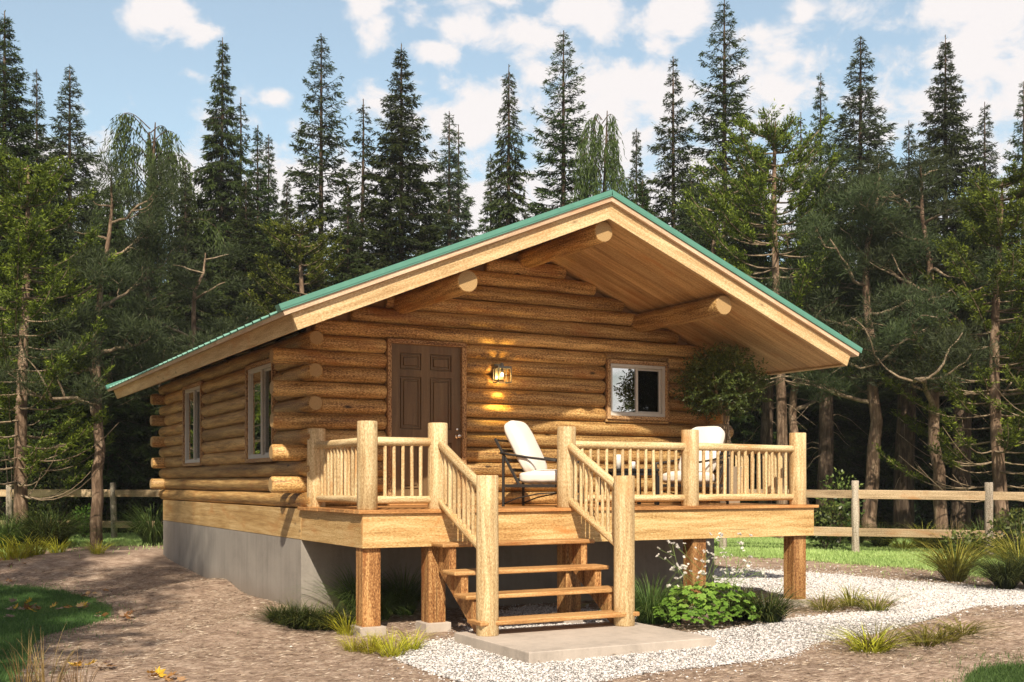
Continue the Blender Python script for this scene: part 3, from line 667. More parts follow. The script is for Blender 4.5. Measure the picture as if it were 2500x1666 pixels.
# ------------------------------------------------------------------ porch furniture
def chair(loc, ang, label):
    """lounge chair, local: faces +x, width along y; origin under the seat centre on the deck"""
    c = empty('patio_chair', loc, label, 'chair', 'patio chairs on the porch', ang)
    w = 0.60; hw = w/2
    for s in (-1, 1):
        y = s*hw
        mb = MB(); box(mb, (-0.40, y-.014, 0), (-0.372, y+.014, 0.60), 2); c_ = mb.build('leg', M['iron'], c, 0.003)
        mb = MB(); box(mb, (0.345, y-.014, 0), (0.373, y+.014, 0.53), 2); mb.build('leg', M['iron'], c, 0.003)
        mb = MB(); tube(mb, [(-0.43, y, 0.635), (-.30, y, .615), (-0.05, y, 0.575), (.2, y, .545), (0.37, y, 0.530)], 0.014, 8); mb.build('armrest', M['iron'], c)
        mb = MB(); prism(mb, [(-0.52, 0.80), (-0.495, 0.815), (-0.165, 0.235), (-0.195, 0.225)], y-.030*s-.012, y-.030*s+.012, 1); mb.build('back_stile', M['iron'], c, 0.003)
        mb = MB(); tube(mb, [(-0.386, y, 0.03), (-.2, y, .10), (0.05, y, 0.15), (.36, y, .17)], 0.009, 6); mb.build('brace', M['iron'], c)
    mb = MB(); box(mb, (-0.372, -hw+.014, 0.225), (0.345, -hw+.042, 0.262), 0); box(mb, (-0.372, hw-.042, 0.225), (0.345, hw-.014, 0.262), 0)
    box(mb, (0.317, -hw+.042, 0.225), (0.345, hw-.042, 0.262), 1); box(mb, (-0.372, -hw+.042, 0.225), (-0.344, hw-.042, 0.262), 1)
    for i in range(6): box(mb, (-0.30+i*.11, -hw+.042, 0.235), (-0.26+i*.11, hw-.042, 0.247), 1)
    mb.build('seat_frame', M['iron'], c, 0.003)
    mb = MB(); box(mb, (-0.515, -hw+.05, 0.775), (-.49, hw-.05, 0.80), 1)
    for i in range(4):
        x = -0.50+.33*(0.2+i*.2); z = 0.78-.58*(0.2+i*.2); box(mb, (x-.006, -hw+.05, z-.02), (x+.006, hw-.05, z+.02), 1)
    mb.build('back_frame', M['iron'], c, 0.002)
    cushion(c, 'seat_cushion', (0.06, 0, 0.345), (0.60, 0.52, 0.18), 0)
    cushion(c, 'back_cushion', (-0.225, 0, 0.70), (0.20, 0.56, 0.70), R(-27))
    return c
def cushion(parent, name, c, size, tilt):
    n = 12; mb = MB(); vs = {}
    sx, sy, sz = size
    Mx = Matrix.Translation(c) @ Matrix.Rotation(tilt, 4, 'Y')
    def sup(u, v, w_):                                    # rounded cushion: superellipsoid with crowned faces
        p = Vector((u, v, w_)); k = (abs(u)**5+abs(v)**5+abs(w_)**5)**(1/5); p = p/max(k, 1e-6)
        thin = 0 if sx < sz else 2
        q = Vector((p.x*sx/2, p.y*sy/2, p.z*sz/2))
        o = [i for i in (0, 1, 2) if i != thin]
        e = (1-abs(p[o[0]])**3)*(1-abs(p[o[1]])**3); q[thin] *= 0.72+0.34*e
        q[thin] += 0.006*mnoise.noise(Vector((q.x*9, q.y*9, q.z*9)))
        return Mx @ q
    def key(p): return tuple(round(x, 5) for x in p)
    for ax in range(3):
        for sg in (-1, 1):
            for i in range(n):
                for j in range(n):
                    q = []
                    for a, b in ((i, j), (i+1, j), (i+1, j+1), (i, j+1)):
                        t = [0, 0, 0]; t[ax] = sg; o = [k for k in (0, 1, 2) if k != ax]; t[o[0]] = -1+2*a/n; t[o[1]] = -1+2*b/n
                        p = sup(*t); kk = key(p)
                        if kk not in vs: vs[kk] = len(mb.v); mb.v.append(tuple(p))
                        q.append(vs[kk])
                    if (sg > 0) == (ax != 1): pass
                    else: q = q[::-1]
                    if len(set(q)) == 4: mb.face(tuple(q), [(0, 0)]*4, 0.5, 0, True)
    return mb.build(name, M['cushion'], parent)
chair((2.62, .87, DT), R(-52), 'patio chair with off white cushions beside the front door, facing right')
chair((4.93, 1.02, DT), R(196), 'patio chair with off white cushions beside the potted tree, facing left')
tb = empty('side_table', (3.90, 0.95, DT), 'low black metal side table standing between the two patio chairs', 'table')
mb = MB(); box(mb, (-0.34, -0.24, 0.425), (0.34, 0.24, 0.455), 0); mb.build('table_top', M['black'], tb, 0.006)
mb = MB(); box(mb, (-0.31, -0.21, 0.37), (0.31, -0.185, 0.424), 0); box(mb, (-0.31, 0.185, 0.37), (0.31, 0.21, 0.424), 0); mb.build('apron', M['black'], tb, 0.003)
for sx in (-1, 1):
    for sy in (-1, 1): mb = MB(); box(mb, (sx*.30-.02, sy*.20-.02, 0), (sx*.30+.02, sy*.20+.02, .37), 2); mb.build('leg', M['black'], tb, 0.003)
for x, h, lab in ((3.715, 0.175, 'tall white pillar candle on the black side table'), (3.93, 0.09, 'short white pillar candle on the black side table')):
    cn = empty('candle', (x, 0.90, DT+.455), lab, 'candle')
    mb = MB(); lathe(mb, (0, 0, 0), [(0, .036), (h-.004, .036), (h, .032), (h-.003, .02)], Vector((0, 0, 1)), 20); mb.build('wax', M['wax'], cn)
    mb = MB(); tube(mb, [(0, 0, h-.004), (0.001, 0, h+.012)], 0.0018, 5); mb.build('wick', M['black'], cn)

# ------------------------------------------------------------------ ground shape
FW = np.array([math.sin(YAW), math.cos(YAW), 0.0]); RT = np.array([math.cos(YAW), -math.sin(YAW), 0.0])
def sstep(t): t = np.clip(t, 0, 1); return t*t*(3-2*t)
BUMPS = []
def hgt(x, y):
    x = np.asarray(x, float); y = np.asarray(y, float)
    dep = (x-CAM[0])*FW[0]+(y-CAM[1])*FW[1]
    lat = (x-CAM[0])*RT[0]+(y-CAM[1])*RT[1]
    h = 0.30*sstep((dep-16.0-0.12*lat)/8.0)
    for bx, by, s1, s2, a, am in BUMPS:
        ca, sa = math.cos(a), math.sin(a); u = (x-bx)*ca+(y-by)*sa; v = -(x-bx)*sa+(y-by)*ca
        h = h+am*np.exp(-(u/s1)**2-(v/s2)**2)
    h = h+0.010*np.sin(x*1.3+1)*np.sin(y*1.1+.5)*sstep((dep-8)/3)
    # quieter near the slab, posts and foundation
    return h
def at(u, g): """world x, y of image column u at depth g"""; p = CAM+g*(FW+RT*(u-1250)/F_PX); return float(p[0]), float(p[1])
def gp(u, v):
    """where the ground shows at a given place of the photograph"""
    g = 1.585*F_PX/(v-HORIZ)
    for _ in range(12):
        x, y = at(u, g); g = (1.585-float(hgt(x, y)))*F_PX/(v-HORIZ)
    return at(u, g)
def gdep(v): return 1.585*F_PX/(v-HORIZ)
x_, y_ = at(600, gdep(1545)); BUMPS.append((x_, y_, 1.0, 0.50, 0.9, 0.15))
x_, y_ = at(470, gdep(1455)); BUMPS.append((x_, y_, 1.2, 0.6, 0.6, 0.16))
x_, y_ = at(180, gdep(1400)); BUMPS.append((x_, y_, 1.6, 1.0, 0.2, 0.15))
x_, y_ = at(2330, gdep(1545)); BUMPS.append((x_, y_, 2.0, 0.55, -0.5, 0.18))
x_, y_ = at(2300, gdep(1640)); BUMPS.append((x_, y_, 1.6, 0.5, -0.3, 0.07))
x_, y_ = at(350, gdep(1640)); BUMPS.append((x_, y_, 1.2, 0.6, 0.3, 0.06))
BUMPS.append((0.2, 3.0, 1.2, 1.7, 0, 0.085)); BUMPS.append((0.0, 8.0, 1.0, 3.5, 0, 0.06))

def foliage(name, cols, trans=0.25, rough=0.6, var=0.25, spec=0.3):
    """cols: dark, mid, light; picked per blade by the tint map and varied from plant to plant"""
    m, nt, N, L, b = newmat(name)
    tn = N.new('ShaderNodeUVMap'); tn.uv_map = 'tint'; sx = N.new('ShaderNodeSeparateXYZ'); L.new(tn.outputs[0], sx.inputs[0])
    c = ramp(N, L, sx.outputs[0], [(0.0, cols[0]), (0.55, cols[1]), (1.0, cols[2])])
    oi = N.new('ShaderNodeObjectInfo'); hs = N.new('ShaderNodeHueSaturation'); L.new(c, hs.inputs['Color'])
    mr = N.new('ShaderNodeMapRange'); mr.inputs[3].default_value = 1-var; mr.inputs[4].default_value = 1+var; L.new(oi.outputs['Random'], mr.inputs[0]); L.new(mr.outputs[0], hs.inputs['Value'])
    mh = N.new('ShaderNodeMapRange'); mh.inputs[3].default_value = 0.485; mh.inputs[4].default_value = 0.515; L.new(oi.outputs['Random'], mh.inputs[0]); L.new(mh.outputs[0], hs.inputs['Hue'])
    L.new(hs.outputs[0], b.inputs['Base Color']); b.inputs['Roughness'].default_value = rough; b.inputs['Specular IOR Level'].default_value = spec
    if trans:
        tr = N.new('ShaderNodeBsdfTranslucent'); L.new(hs.outputs[0], tr.inputs[0]); mx = N.new('ShaderNodeMixShader'); mx.inputs[0].default_value = trans
        L.new(b.outputs[0], mx.inputs[1]); L.new(tr.outputs[0], mx.inputs[2]); L.new(mx.outputs[0], nt.nodes['Material Output'].inputs[0])
    return m
M['spruce'] = foliage('spruce needles', ((0.011, 0.021, 0.005), (0.036, 0.060, 0.011), (0.105, 0.150, 0.028)))
M['hemlock'] = foliage('grey green needles', ((0.018, 0.030, 0.012), (0.058, 0.086, 0.034), (0.135, 0.180, 0.078)))
M['weep'] = foliage('weeping foliage', ((0.016, 0.034, 0.007), (0.052, 0.090, 0.016), (0.130, 0.190, 0.038)))
M['yew'] = foliage('bright scale foliage', ((0.026, 0.042, 0.005), (0.095, 0.130, 0.012), (0.260, 0.310, 0.032)))
M['pine'] = foliage('dull pine needles', ((0.018, 0.029, 0.010), (0.054, 0.078, 0.028), (0.125, 0.160, 0.062)))
M['shade'] = foliage('undergrowth leaves', ((0.008, 0.016, 0.006), (0.022, 0.042, 0.012), (0.06, 0.10, 0.025)))
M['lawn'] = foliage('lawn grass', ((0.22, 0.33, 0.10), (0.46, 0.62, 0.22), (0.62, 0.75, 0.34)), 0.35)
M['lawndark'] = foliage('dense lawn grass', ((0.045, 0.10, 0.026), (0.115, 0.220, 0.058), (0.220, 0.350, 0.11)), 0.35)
M['gdark'] = foliage('dark sedge', ((0.010, 0.020, 0.006), (0.045, 0.066, 0.013), (0.150, 0.160, 0.032)), 0.2)
M['ggreen'] = foliage('green ornamental grass', ((0.030, 0.060, 0.012), (0.085, 0.140, 0.030), (0.180, 0.230, 0.060)), 0.25)
M['gyellow'] = foliage('yellow green grass', ((0.20, 0.21, 0.015), (0.48, 0.47, 0.035), (0.70, 0.64, 0.10)), 0.3)
M['golive'] = foliage('olive grass', ((0.07, 0.08, 0.012), (0.24, 0.23, 0.030), (0.46, 0.41, 0.085)), 0.3)
M['gbrown'] = foliage('dry stalks', ((0.10, 0.06, 0.02), (0.26, 0.17, 0.07), (0.42, 0.32, 0.16)), 0.2)
M['leafy'] = foliage('bright lobed leaves', ((0.070, 0.150, 0.020), (0.170, 0.310, 0.045), (0.320, 0.480, 0.090)), 0.3, 0.45)
M['olive'] = foliage('small glossy leaves', ((0.035, 0.055, 0.014), (0.095, 0.130, 0.030), (0.220, 0.250, 0.060)), 0.2, 0.4)
M['petal'] = foliage('white petals', ((0.62, 0.60, 0.58), (0.80, 0.78, 0.74), (0.90, 0.88, 0.84)), 0.3)
M['dryleaf'] = foliage('dry maple leaves', ((0.10, 0.035, 0.012), (0.34, 0.17, 0.06), (0.62, 0.42, 0.22)), 0.2, 0.7, 0.35)
M['goldleaf'] = foliage('golden maple leaves', ((0.50, 0.26, 0.03), (0.72, 0.42, 0.05), (0.80, 0.55, 0.12)), 0.3, 0.6, 0.2)
M['greyleaf'] = foliage('pale grey brown leaves', ((0.16, 0.11, 0.08), (0.30, 0.22, 0.17), (0.45, 0.36, 0.29)), 0.2, 0.7, 0.35)
def bark(name, c0, c1, c2, sc_=(3, 3, 0.7)):
    m, nt, N, L, b = newmat(name); tc = N.new('ShaderNodeTexCoord')
    n = noise(N, L, mapping(N, L, tc.outputs['Object'], (sc_[0]*3, sc_[1]*3, sc_[2]*3)), 1.6, 6, 0.65, 0.6)
    n2 = noise(N, L, tc.outputs['Object'], 1.1, 3)
    f = math_(N, L, 'ADD', math_(N, L, 'MULTIPLY', n, 0.7), math_(N, L, 'MULTIPLY', n2, 0.3))
    L.new(ramp(N, L, f, [(0.36, c0), (0.5, c1), (0.64, c2)]), b.inputs['Base Color']); b.inputs['Roughness'].default_value = 0.9; b.inputs['Specular IOR Level'].default_value = 0.2
    bump(N, L, b, n, 1.0, 0.03); return m
M['bark'] = bark('conifer bark', (0.030, 0.020, 0.014), (0.085, 0.060, 0.043), (0.19, 0.14, 0.10))
M['palebark'] = bark('pale pine bark', (0.065, 0.040, 0.025), (0.20, 0.135, 0.09), (0.40, 0.30, 0.21))
M['twig'] = bark('pale branches', (0.13, 0.095, 0.06), (0.25, 0.19, 0.125), (0.42, 0.34, 0.24), (2, 2, 2))
M['stem'] = plain('green stems', (0.16, 0.24, 0.06), 0.6, 0, 20, 0.2, 0.0)

# ---- fast numpy meshes
def np_mesh(name, V, F, mats, tint=None, mi=None, smooth=False):
    """V (n,3), F (m,k) faces of one size k; tint per face"""
    me = bpy.data.meshes.new(name); V = np.ascontiguousarray(V, dtype=np.float32); F = np.ascontiguousarray(F, dtype=np.int32)
    m, k = F.shape
    me.vertices.add(len(V)); me.vertices.foreach_set('co', V.ravel())
    me.loops.add(m*k); me.loops.foreach_set('vertex_index', F.ravel())
    me.polygons.add(m); me.polygons.foreach_set('loop_start', np.arange(0, m*k, k, dtype=np.int32))
    try: me.polygons.foreach_set('loop_total', np.full(m, k, dtype=np.int32))
    except Exception: pass
    if tint is not None:
        uv = me.uv_layers.new(name='tint'); a = np.zeros((m*k, 2), dtype=np.float32); a[:, 0] = np.repeat(tint, k); uv.data.foreach_set('uv', a.ravel())
    if mi is not None: me.polygons.foreach_set('material_index', np.asarray(mi, dtype=np.int32))
    me.polygons.foreach_set('use_smooth', np.full(m, smooth, dtype=bool))
    for x in (mats if isinstance(mats, (list, tuple)) else [mats]): me.materials.append(x)
    me.update(calc_edges=True); return me
def unit(v): return v/np.maximum(np.linalg.norm(v, axis=1, keepdims=True), 1e-9)
class Blades:
    """leaf-sized rhombs: base, direction, length, width, tint"""
    def __init__(s, seed): s.r = np.random.default_rng(seed); s.P = []; s.D = []; s.L = []; s.W = []; s.T = []
    def add(s, P, D, L, W_, T):
        n = len(P); s.P.append(P); s.D.append(D); s.L.append(np.broadcast_to(L, n)); s.W.append(np.broadcast_to(W_, n)); s.T.append(np.broadcast_to(T, n))
    def mesh(s, name, mat, flat=None):
        P = np.concatenate(s.P); D = unit(np.concatenate(s.D)); L = np.concatenate(s.L)[:, None]; W_ = np.concatenate(s.W)[:, None]; T = np.concatenate(s.T)
        S = unit(np.cross(D, s.r.normal(size=D.shape))); n = len(P)
        if flat is not None: S = unit(S*(1-flat)+unit(np.cross(D, np.array([0, 0, 1.0])+0*D))*flat*np.sign(s.r.normal(size=(n, 1))))
        V = np.stack([P, P+D*L*.42+S*W_*.5, P+D*L, P+D*L*.42-S*W_*.5], 1).reshape(-1, 3)
        return np_mesh(name, V, np.arange(4*n).reshape(-1, 4), mat, np.clip(T, 0, 1))
def tubes(name, lines, mat, sides=5, mat_idx=None):
    """lines: list of (points, radii)"""
    V = []; F = []; o = 0; th = np.arange(sides)*2*math.pi/sides
    for P, r in lines:
        P = np.asarray(P, float); n = len(P); r = np.broadcast_to(r, n)
        T = np.gradient(P, axis=0); T = unit(T); ref = np.where(np.abs(T[:, 2:3]) > 0.85, np.array([[1.0, 0, 0]]), np.array([[0, 0, 1.0]]))
        A = unit(np.cross(T, ref[0:1]+0*T)); B = np.cross(T, A)
        ring = P[:, None]+r[:, None, None]*(A[:, None]*np.cos(th)[None, :, None]+B[:, None]*np.sin(th)[None, :, None])
        V.append(ring.reshape(-1, 3)); i = np.arange(n-1)[:, None]*sides; j = np.arange(sides)[None]; k = (j+1) % sides
        F.append(np.stack([i+j, i+k, i+sides+k, i+sides+j], -1).reshape(-1, 4)+o); o += n*sides
    return np_mesh(name, np.concatenate(V), np.concatenate(F), mat, smooth=True)

# ---- tree species: each returns (trunk mesh, crown mesh)
def spruce(seed, H, Rm, base=1.2, p=0.85, droop=0.30, whorl=0.30, up=0.75, hang=0.35, mat='spruce', dens=1.0, rough_=0.25, bl=0.115, bw=0.029, lean=0.0, bare=0.06):
    r = np.random.default_rng(seed); B = Blades(seed); lines = []
    zt = np.linspace(0, 1, 14); wx = r.normal(0, .02, 2); tr = np.stack([lean*zt**2*H*.1+wx[0]*np.sin(zt*5)*H*.1, wx[1]*np.sin(zt*4+1)*H*.1, zt*H], 1)
    lines.append((tr, 0.0085*H*(1-zt)**0.8+0.008))
    def axis(z): return np.array([np.interp(z, tr[:, 2], tr[:, 0]), np.interp(z, tr[:, 2], tr[:, 1]), z])
    z = base; wv = 1.0
    while z < H-0.12:
        t = (z-base)/(H-base); wv = 0.6*wv+0.4*r.uniform(1-rough_*1.6, 1+rough_*1.2)
        env = 1.27*Rm*((1-t)**(p+0.20))*(wv*.85+.15)+0.03
        if t < 0.12: env *= 0.6+0.4*t/0.12
        fin = min(1.0, 0.45+1.6*(1-t))
        nb = max(5, int((6+5*(1-t))*dens)); a0 = r.uniform(0, 6.28)
        for i in range(nb):
            az = a0+i*2*math.pi/nb+r.normal(0, .22); L = env*r.uniform(0.62, 1.12); zz = z+r.normal(0, .05)
            el = -0.12+0.85*t**1.6*up+r.normal(0, .07); o = np.array([math.cos(az), math.sin(az), 0]); la = np.array([-o[1], o[0], 0])
            s = np.linspace(0, 1, 7); dr = droop*L*(s**1.7)*(1.15-0.5*t); up_ = 0.14*L*s**4
            pts = axis(zz)+o*(L*s*(1-.12*s))[:, None]+np.array([0, 0, 1.0])*(math.tan(el)*L*s-dr+up_)[:, None]
            lines.append((pts[:6], np.linspace(0.006+.007*L, .003, 6)))
            nt = int(L/0.047*dens)+3
            ss = bare+(1-bare)*r.random(nt)**0.9; side = r.choice([-1., 1.], nt)
            bp = np.stack([np.interp(ss, s, pts[:, c]) for c in range(3)], 1)
            tl = np.minimum(0.04+0.07*fin+0.34*L*(1-ss)*r.uniform(.5, 1.1, nt), 0.55)
            td = unit(o*r.uniform(.35, .8, (nt, 1))+la*side[:, None]*r.uniform(.4, 1.0, (nt, 1))+np.array([0, 0, -1.])*(hang*r.uniform(.2, 1.5, (nt, 1)))+r.normal(0, .12, (nt, 3)))
            m = 8; f = (np.arange(m)+.3)/m
            P = (bp[:, None]+td[:, None]*(tl[:, None]*f)[..., None]).reshape(-1, 3)
            Dd = (td[:, None]*0.9+r.normal(0, .42, (nt, m, 3))+np.array([0, 0, -hang*.4])).reshape(-1, 3)
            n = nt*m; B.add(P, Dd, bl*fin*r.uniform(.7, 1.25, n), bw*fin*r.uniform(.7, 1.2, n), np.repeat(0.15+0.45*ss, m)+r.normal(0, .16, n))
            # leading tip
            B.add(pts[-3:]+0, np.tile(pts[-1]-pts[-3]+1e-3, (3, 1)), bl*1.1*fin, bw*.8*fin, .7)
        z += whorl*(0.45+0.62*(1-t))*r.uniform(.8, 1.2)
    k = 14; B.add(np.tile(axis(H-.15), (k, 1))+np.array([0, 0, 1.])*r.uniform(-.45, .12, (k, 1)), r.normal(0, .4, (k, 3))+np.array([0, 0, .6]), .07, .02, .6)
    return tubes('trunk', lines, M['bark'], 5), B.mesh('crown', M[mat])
def weeping(seed, H, Rm, base=1.5):
    r = np.random.default_rng(seed); B = Blades(seed); lines = []; zt = np.linspace(0, 1, 12)
    tr = np.stack([.12*np.sin(zt*4), .1*np.cos(zt*3), zt*H*.90], 1); lines.append((tr, 0.16*(1-zt)**.8+.012))
    nb = 90
    for i in range(nb):
        t = (i+.5)/nb; z = base+(H-base-1.15)*t; az = i*2.399+r.normal(0, .3); L = Rm*(1-t**3.2*.66)*r.uniform(.55, 1.05)*(0.72+.28*min(1, t*3)); o = np.array([math.cos(az), math.sin(az), 0.])
        s = np.linspace(0, 1, 10); rise = 0.62*L if t > .55 else .3*L
        pts = np.array([0, 0, z])+o*(L*s**.9)[:, None]+np.array([0, 0, 1.])*(rise*np.sin(s*math.pi*.62)-.30*L*s**3)[:, None]
        lines.append((pts, np.linspace(.013, .003, 10))); ns = int(12+L*13)
        ss = 0.2+.8*r.random(ns)**.7; bp = np.stack([np.interp(ss, s, pts[:, c]) for c in range(3)], 1)
        for j in range(ns):
            sl = r.uniform(.45, 1.25)*(0.6+.6*ss[j]); m = int(sl/.055); f = np.arange(m)/m
            lat = o*r.uniform(0, .22)+r.normal(0, .07, 3); P = bp[j]+lat*np.sqrt(f)[:, None]*1.0+np.array([0, 0, -1.])*(sl*f**1.15)[:, None]+r.normal(0, .012, (m, 3))
            B.add(P, np.tile([0, 0, -1.], (m, 1))+lat+r.normal(0, .26, (m, 3)), r.uniform(.09, .15, m), .024, .35+.25*ss[j]+r.normal(0, .15, m))
    return tubes('trunk', lines, M['bark'], 6), B.mesh('crown', M['weep'])
def tufted(seed, H, Rm, base=1.6, step=.22, topball=True):
    r = np.random.default_rng(seed); B = Blades(seed); lines = []; zt = np.linspace(0, 1, 14)
    tr = np.stack([.07*np.sin(zt*5+seed), .06*np.cos(zt*4), zt*H], 1); lines.append((tr, .105*(1-zt)**.7+.014)); z = base; wood_ = []
    while z < H:
        t = (z-base)/(H-base); nb = 5
        for i in range(nb):
            az = r.uniform(0, 6.28); L = Rm*(1-t**2.2*.72)*r.uniform(.55, 1.1); o = np.array([math.cos(az), math.sin(az), 0.]); la = np.array([-o[1], o[0], 0])
            s = np.linspace(0, 1, 8); pts = np.array([np.interp(z, tr[:, 2], tr[:, 0]), np.interp(z, tr[:, 2], tr[:, 1]), z])+o*(L*s)[:, None]+la*(.06*np.sin(s*4+az))[:, None]+np.array([0, 0, 1.])*(L*(-.10*np.sin(s*3.1)+.34*s**2.4+.25*t*s))[:, None]
            wood_.append((pts, np.linspace(.017, .006, 8)))
            if t < .12 and r.random() < .5: continue
            nt = int(8+L*15*(.5+t)); s0 = .60-.5*t; ss = s0+(1-s0)*r.random(nt)
            bp = np.stack([np.interp(ss, s, pts[:, c]) for c in range(3)], 1)
            sd_ = unit(o*.6+la*r.choice([-1, 1], nt)[:, None]*r.uniform(.2, 1, (nt, 1))+np.array([0, 0, 1.])*r.uniform(.3, 1.2, (nt, 1))); sl = r.uniform(.10, .26, nt)
            m = 22; f = (np.arange(m)+.5)/m; P = (bp[:, None]+sd_[:, None]*(sl[:, None]*f)[..., None]).reshape(-1, 3)+r.normal(0, .020, (nt*m, 3)); n = nt*m
            Dd = (sd_[:, None]*.8+r.normal(0, .5, (nt, m, 3))).reshape(-1, 3); B.add(P, Dd, r.uniform(.045, .090, n), r.uniform(.014, .024, n), np.clip(np.tile(.25+.5*f, nt)+r.normal(0, .16, n), 0, 1))
        z += step*r.uniform(.7, 1.3)
    me = tubes('trunk', lines, M['palebark'], 8); return me, B.mesh('crown', M['yew']), tubes('branches', wood_, M['twig'], 4)
def pine(seed, H, spread, first=2.2, trunk_r=.11, needles='pine', cl=66, fork=True):
    r = np.random.default_rng(seed); B = Blades(seed); lines = []; wood_ = []
    n = 16; zt = np.linspace(0, 1, n); wob = np.cumsum(r.normal(0, .035, (n, 2)), 0); wob -= wob[0]; tr = np.column_stack([wob*H*.10*2.2, zt*H]); lines.append((tr, trunk_r*(1-zt)**.75+.012))
    def limb(p, d, L, rad, lev):
        m = 7; pts = [np.array(p)]; dd = np.array(d, float)
        for i in range(m):
            dd = dd+r.normal(0, .24, 3)+np.array([0, 0, .05]); dd /= np.linalg.norm(dd); pts.append(pts[-1]+dd*L/m)
        pts = np.array(pts)
        if lev < 2: wood_.append((pts, np.linspace(rad, rad*.35, m+1)))
        if lev < 2:
            for i in range(2, m+1):
                if r.random() < (.85 if lev == 0 else .7):
                    d2 = unit((dd+r.normal(0, .75, 3))[None])[0]; d2[2] = abs(d2[2])*.5; limb(pts[i], d2, L*r.uniform(.3, .55), rad*.45, lev+1)
        if lev >= 1:
            for q in ((pts[-1], pts[-3]) if lev == 2 else (pts[-1],)):
                k = cl; c = q+r.normal(0, .07, 3); v = unit(r.normal(size=(k, 3))+np.array([0, 0, .35])); rr = .20*r.random((k, 1))**.6; sq = np.array([1.25, 1.25, .62])
                B.add(c+v*rr*sq, v*.8+r.normal(0, .4, (k, 3))+np.array([0, 0, .25]), r.uniform(.10, .18, k), .012, .25+.35*(v[:, 2]*.5+.5)+r.normal(0, .15, k))
    nl = int((H-first)*3.3)
    for i in range(nl):
        z = first+(H-first)*(i+.5)/nl; az = i*2.4+r.normal(0, .5); t = (z-first)/(H-first); L = spread*(1-.62*t)*r.uniform(.5, 1.15)
        limb(np.array([np.interp(z, tr[:, 2], tr[:, 0]), np.interp(z, tr[:, 2], tr[:, 1]), z]), (math.cos(az), math.sin(az), r.uniform(-.1, .55)), L, .024+.034*(1-t), 0 if L > .9 else 1)
    return tubes('trunk', lines, M['palebark'], 9), B.mesh('crown', M[needles]), tubes('branches', wood_, M['twig'], 5)

def thing(name, meshes, loc, rz, scale, label, cat, group):
    t = empty(name, loc, label, cat, group, rz); t.scale = scale if isinstance(scale, tuple) else (scale,)*3
    for me in meshes:
        o = bpy.data.objects.new(me.name.split('.')[0], me); COL.objects.link(o); o.parent = t
    return t
GROUND_Z = lambda x, y: float(hgt(x, y))
# ------------------------------------------------------------------ zones of the ground, outlined where the photograph shows their edges
def inside(poly, u, v):
    u = np.asarray(u, float); v = np.asarray(v, float); c = np.zeros(u.shape, bool); n = len(poly)
    for i in range(n):
        (x1, y1), (x2, y2) = poly[i], poly[(i+1) % n]
        if y1 == y2: continue
        k = ((y1 > v) != (y2 > v)) & (u < (x2-x1)*(v-y1)/(y2-y1)+x1); c ^= k
    return c
def project(x, y, z=None):
    z = hgt(x, y) if z is None else z
    dep = (x-CAM[0])*FW[0]+(y-CAM[1])*FW[1]; lat = (x-CAM[0])*RT[0]+(y-CAM[1])*RT[1]; dd = np.maximum(dep, 0.5)
    return 1250+F_PX*lat/dd, HORIZ+F_PX*(1.585-z)/dd, dep
GRAVEL = [(960, 1611), (995, 1590), (1037, 1567), (1103, 1562), (1200, 1500), (1300, 1480), (1560, 1500), (1640, 1480), (1700, 1440), (1700, 1392), (1745, 1390), (1925, 1395), (2059, 1405), (2174, 1418), (2327, 1428), (2403, 1435), (2500, 1443), (2800, 1470), (2800, 1500), (2500, 1479), (2384, 1481), (2288, 1510), (2200, 1535), (2109, 1556), (2013, 1567), (1982, 1579), (1937, 1604), (1791, 1623), (1600, 1644), (1450, 1668), (1300, 1690), (1150, 1675), (1090, 1660), (1044, 1644)]
ISLAND = [(1560, 1545), (1700, 1470), (1745, 1436), (1826, 1437), (1917, 1456), (1982, 1464), (2059, 1462), (2150, 1466), (2197, 1477), (2170, 1487), (2109, 1495), (2021, 1502), (1917, 1514), (1829, 1531), (1734, 1541), (1640, 1553)]
LAWN_L = [(-900, 1430), (0, 1433), (76, 1435), (153, 1445), (229, 1468), (275, 1487), (268, 1510), (214, 1529), (153, 1543), (107, 1556), (84, 1575), (73, 1613), (42, 1652), (30, 1700), (-900, 1900)]
LAWN_R = [(1500, 1300), (2800, 1322), (2800, 1430), (2400, 1412), (2231, 1389), (2059, 1378), (1906, 1365), (1745, 1359), (1500, 1350)]
LAWN_B = [(60, 1316), (140, 1308), (430, 1306), (430, 1332), (300, 1334), (220, 1335), (140, 1340), (60, 1350), (30, 1364), (-900, 1390), (-900, 1335)]
LAWN_C = [(2361, 1655), (2395, 1634), (2500, 1628), (2800, 1630), (2800, 1800), (2340, 1800)]

def groundmesh():
    def ax(lo, hi, st, far, ratio=1.35):
        a = list(np.arange(lo, hi+1e-6, st)); s = st; q = a[-1]; p = a[0]; r_ = []; l_ = []
        while q < far: s *= ratio; q += s; r_.append(q)
        s = st
        while p > -far: s *= ratio; p -= s; l_.append(p)
        return np.array(l_[::-1]+a+r_)
    X = ax(-12, 22, .11, 1200); Y = ax(-8, 22, .11, 1200); gx, gy = np.meshgrid(X, Y, indexing='ij'); z = hgt(gx, gy)
    V = np.stack([gx, gy, z], -1).reshape(-1, 3); nx, ny = gx.shape
    i = (np.arange(nx-1)[:, None]*ny+np.arange(ny-1)[None]).ravel(); F = np.stack([i, i+ny, i+ny+1, i+1], 1)
    u, v, dep = project(gx, gy, z); lat = (gx-CAM[0])*RT[0]+(gy-CAM[1])*RT[1]
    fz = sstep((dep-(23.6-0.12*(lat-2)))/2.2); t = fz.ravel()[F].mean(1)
    me = np_mesh('ground', V, F, M['mulch'], t, smooth=True); o = bpy.data.objects.new('ground', me); COL.objects.link(o); return tag(o, kind='structure')
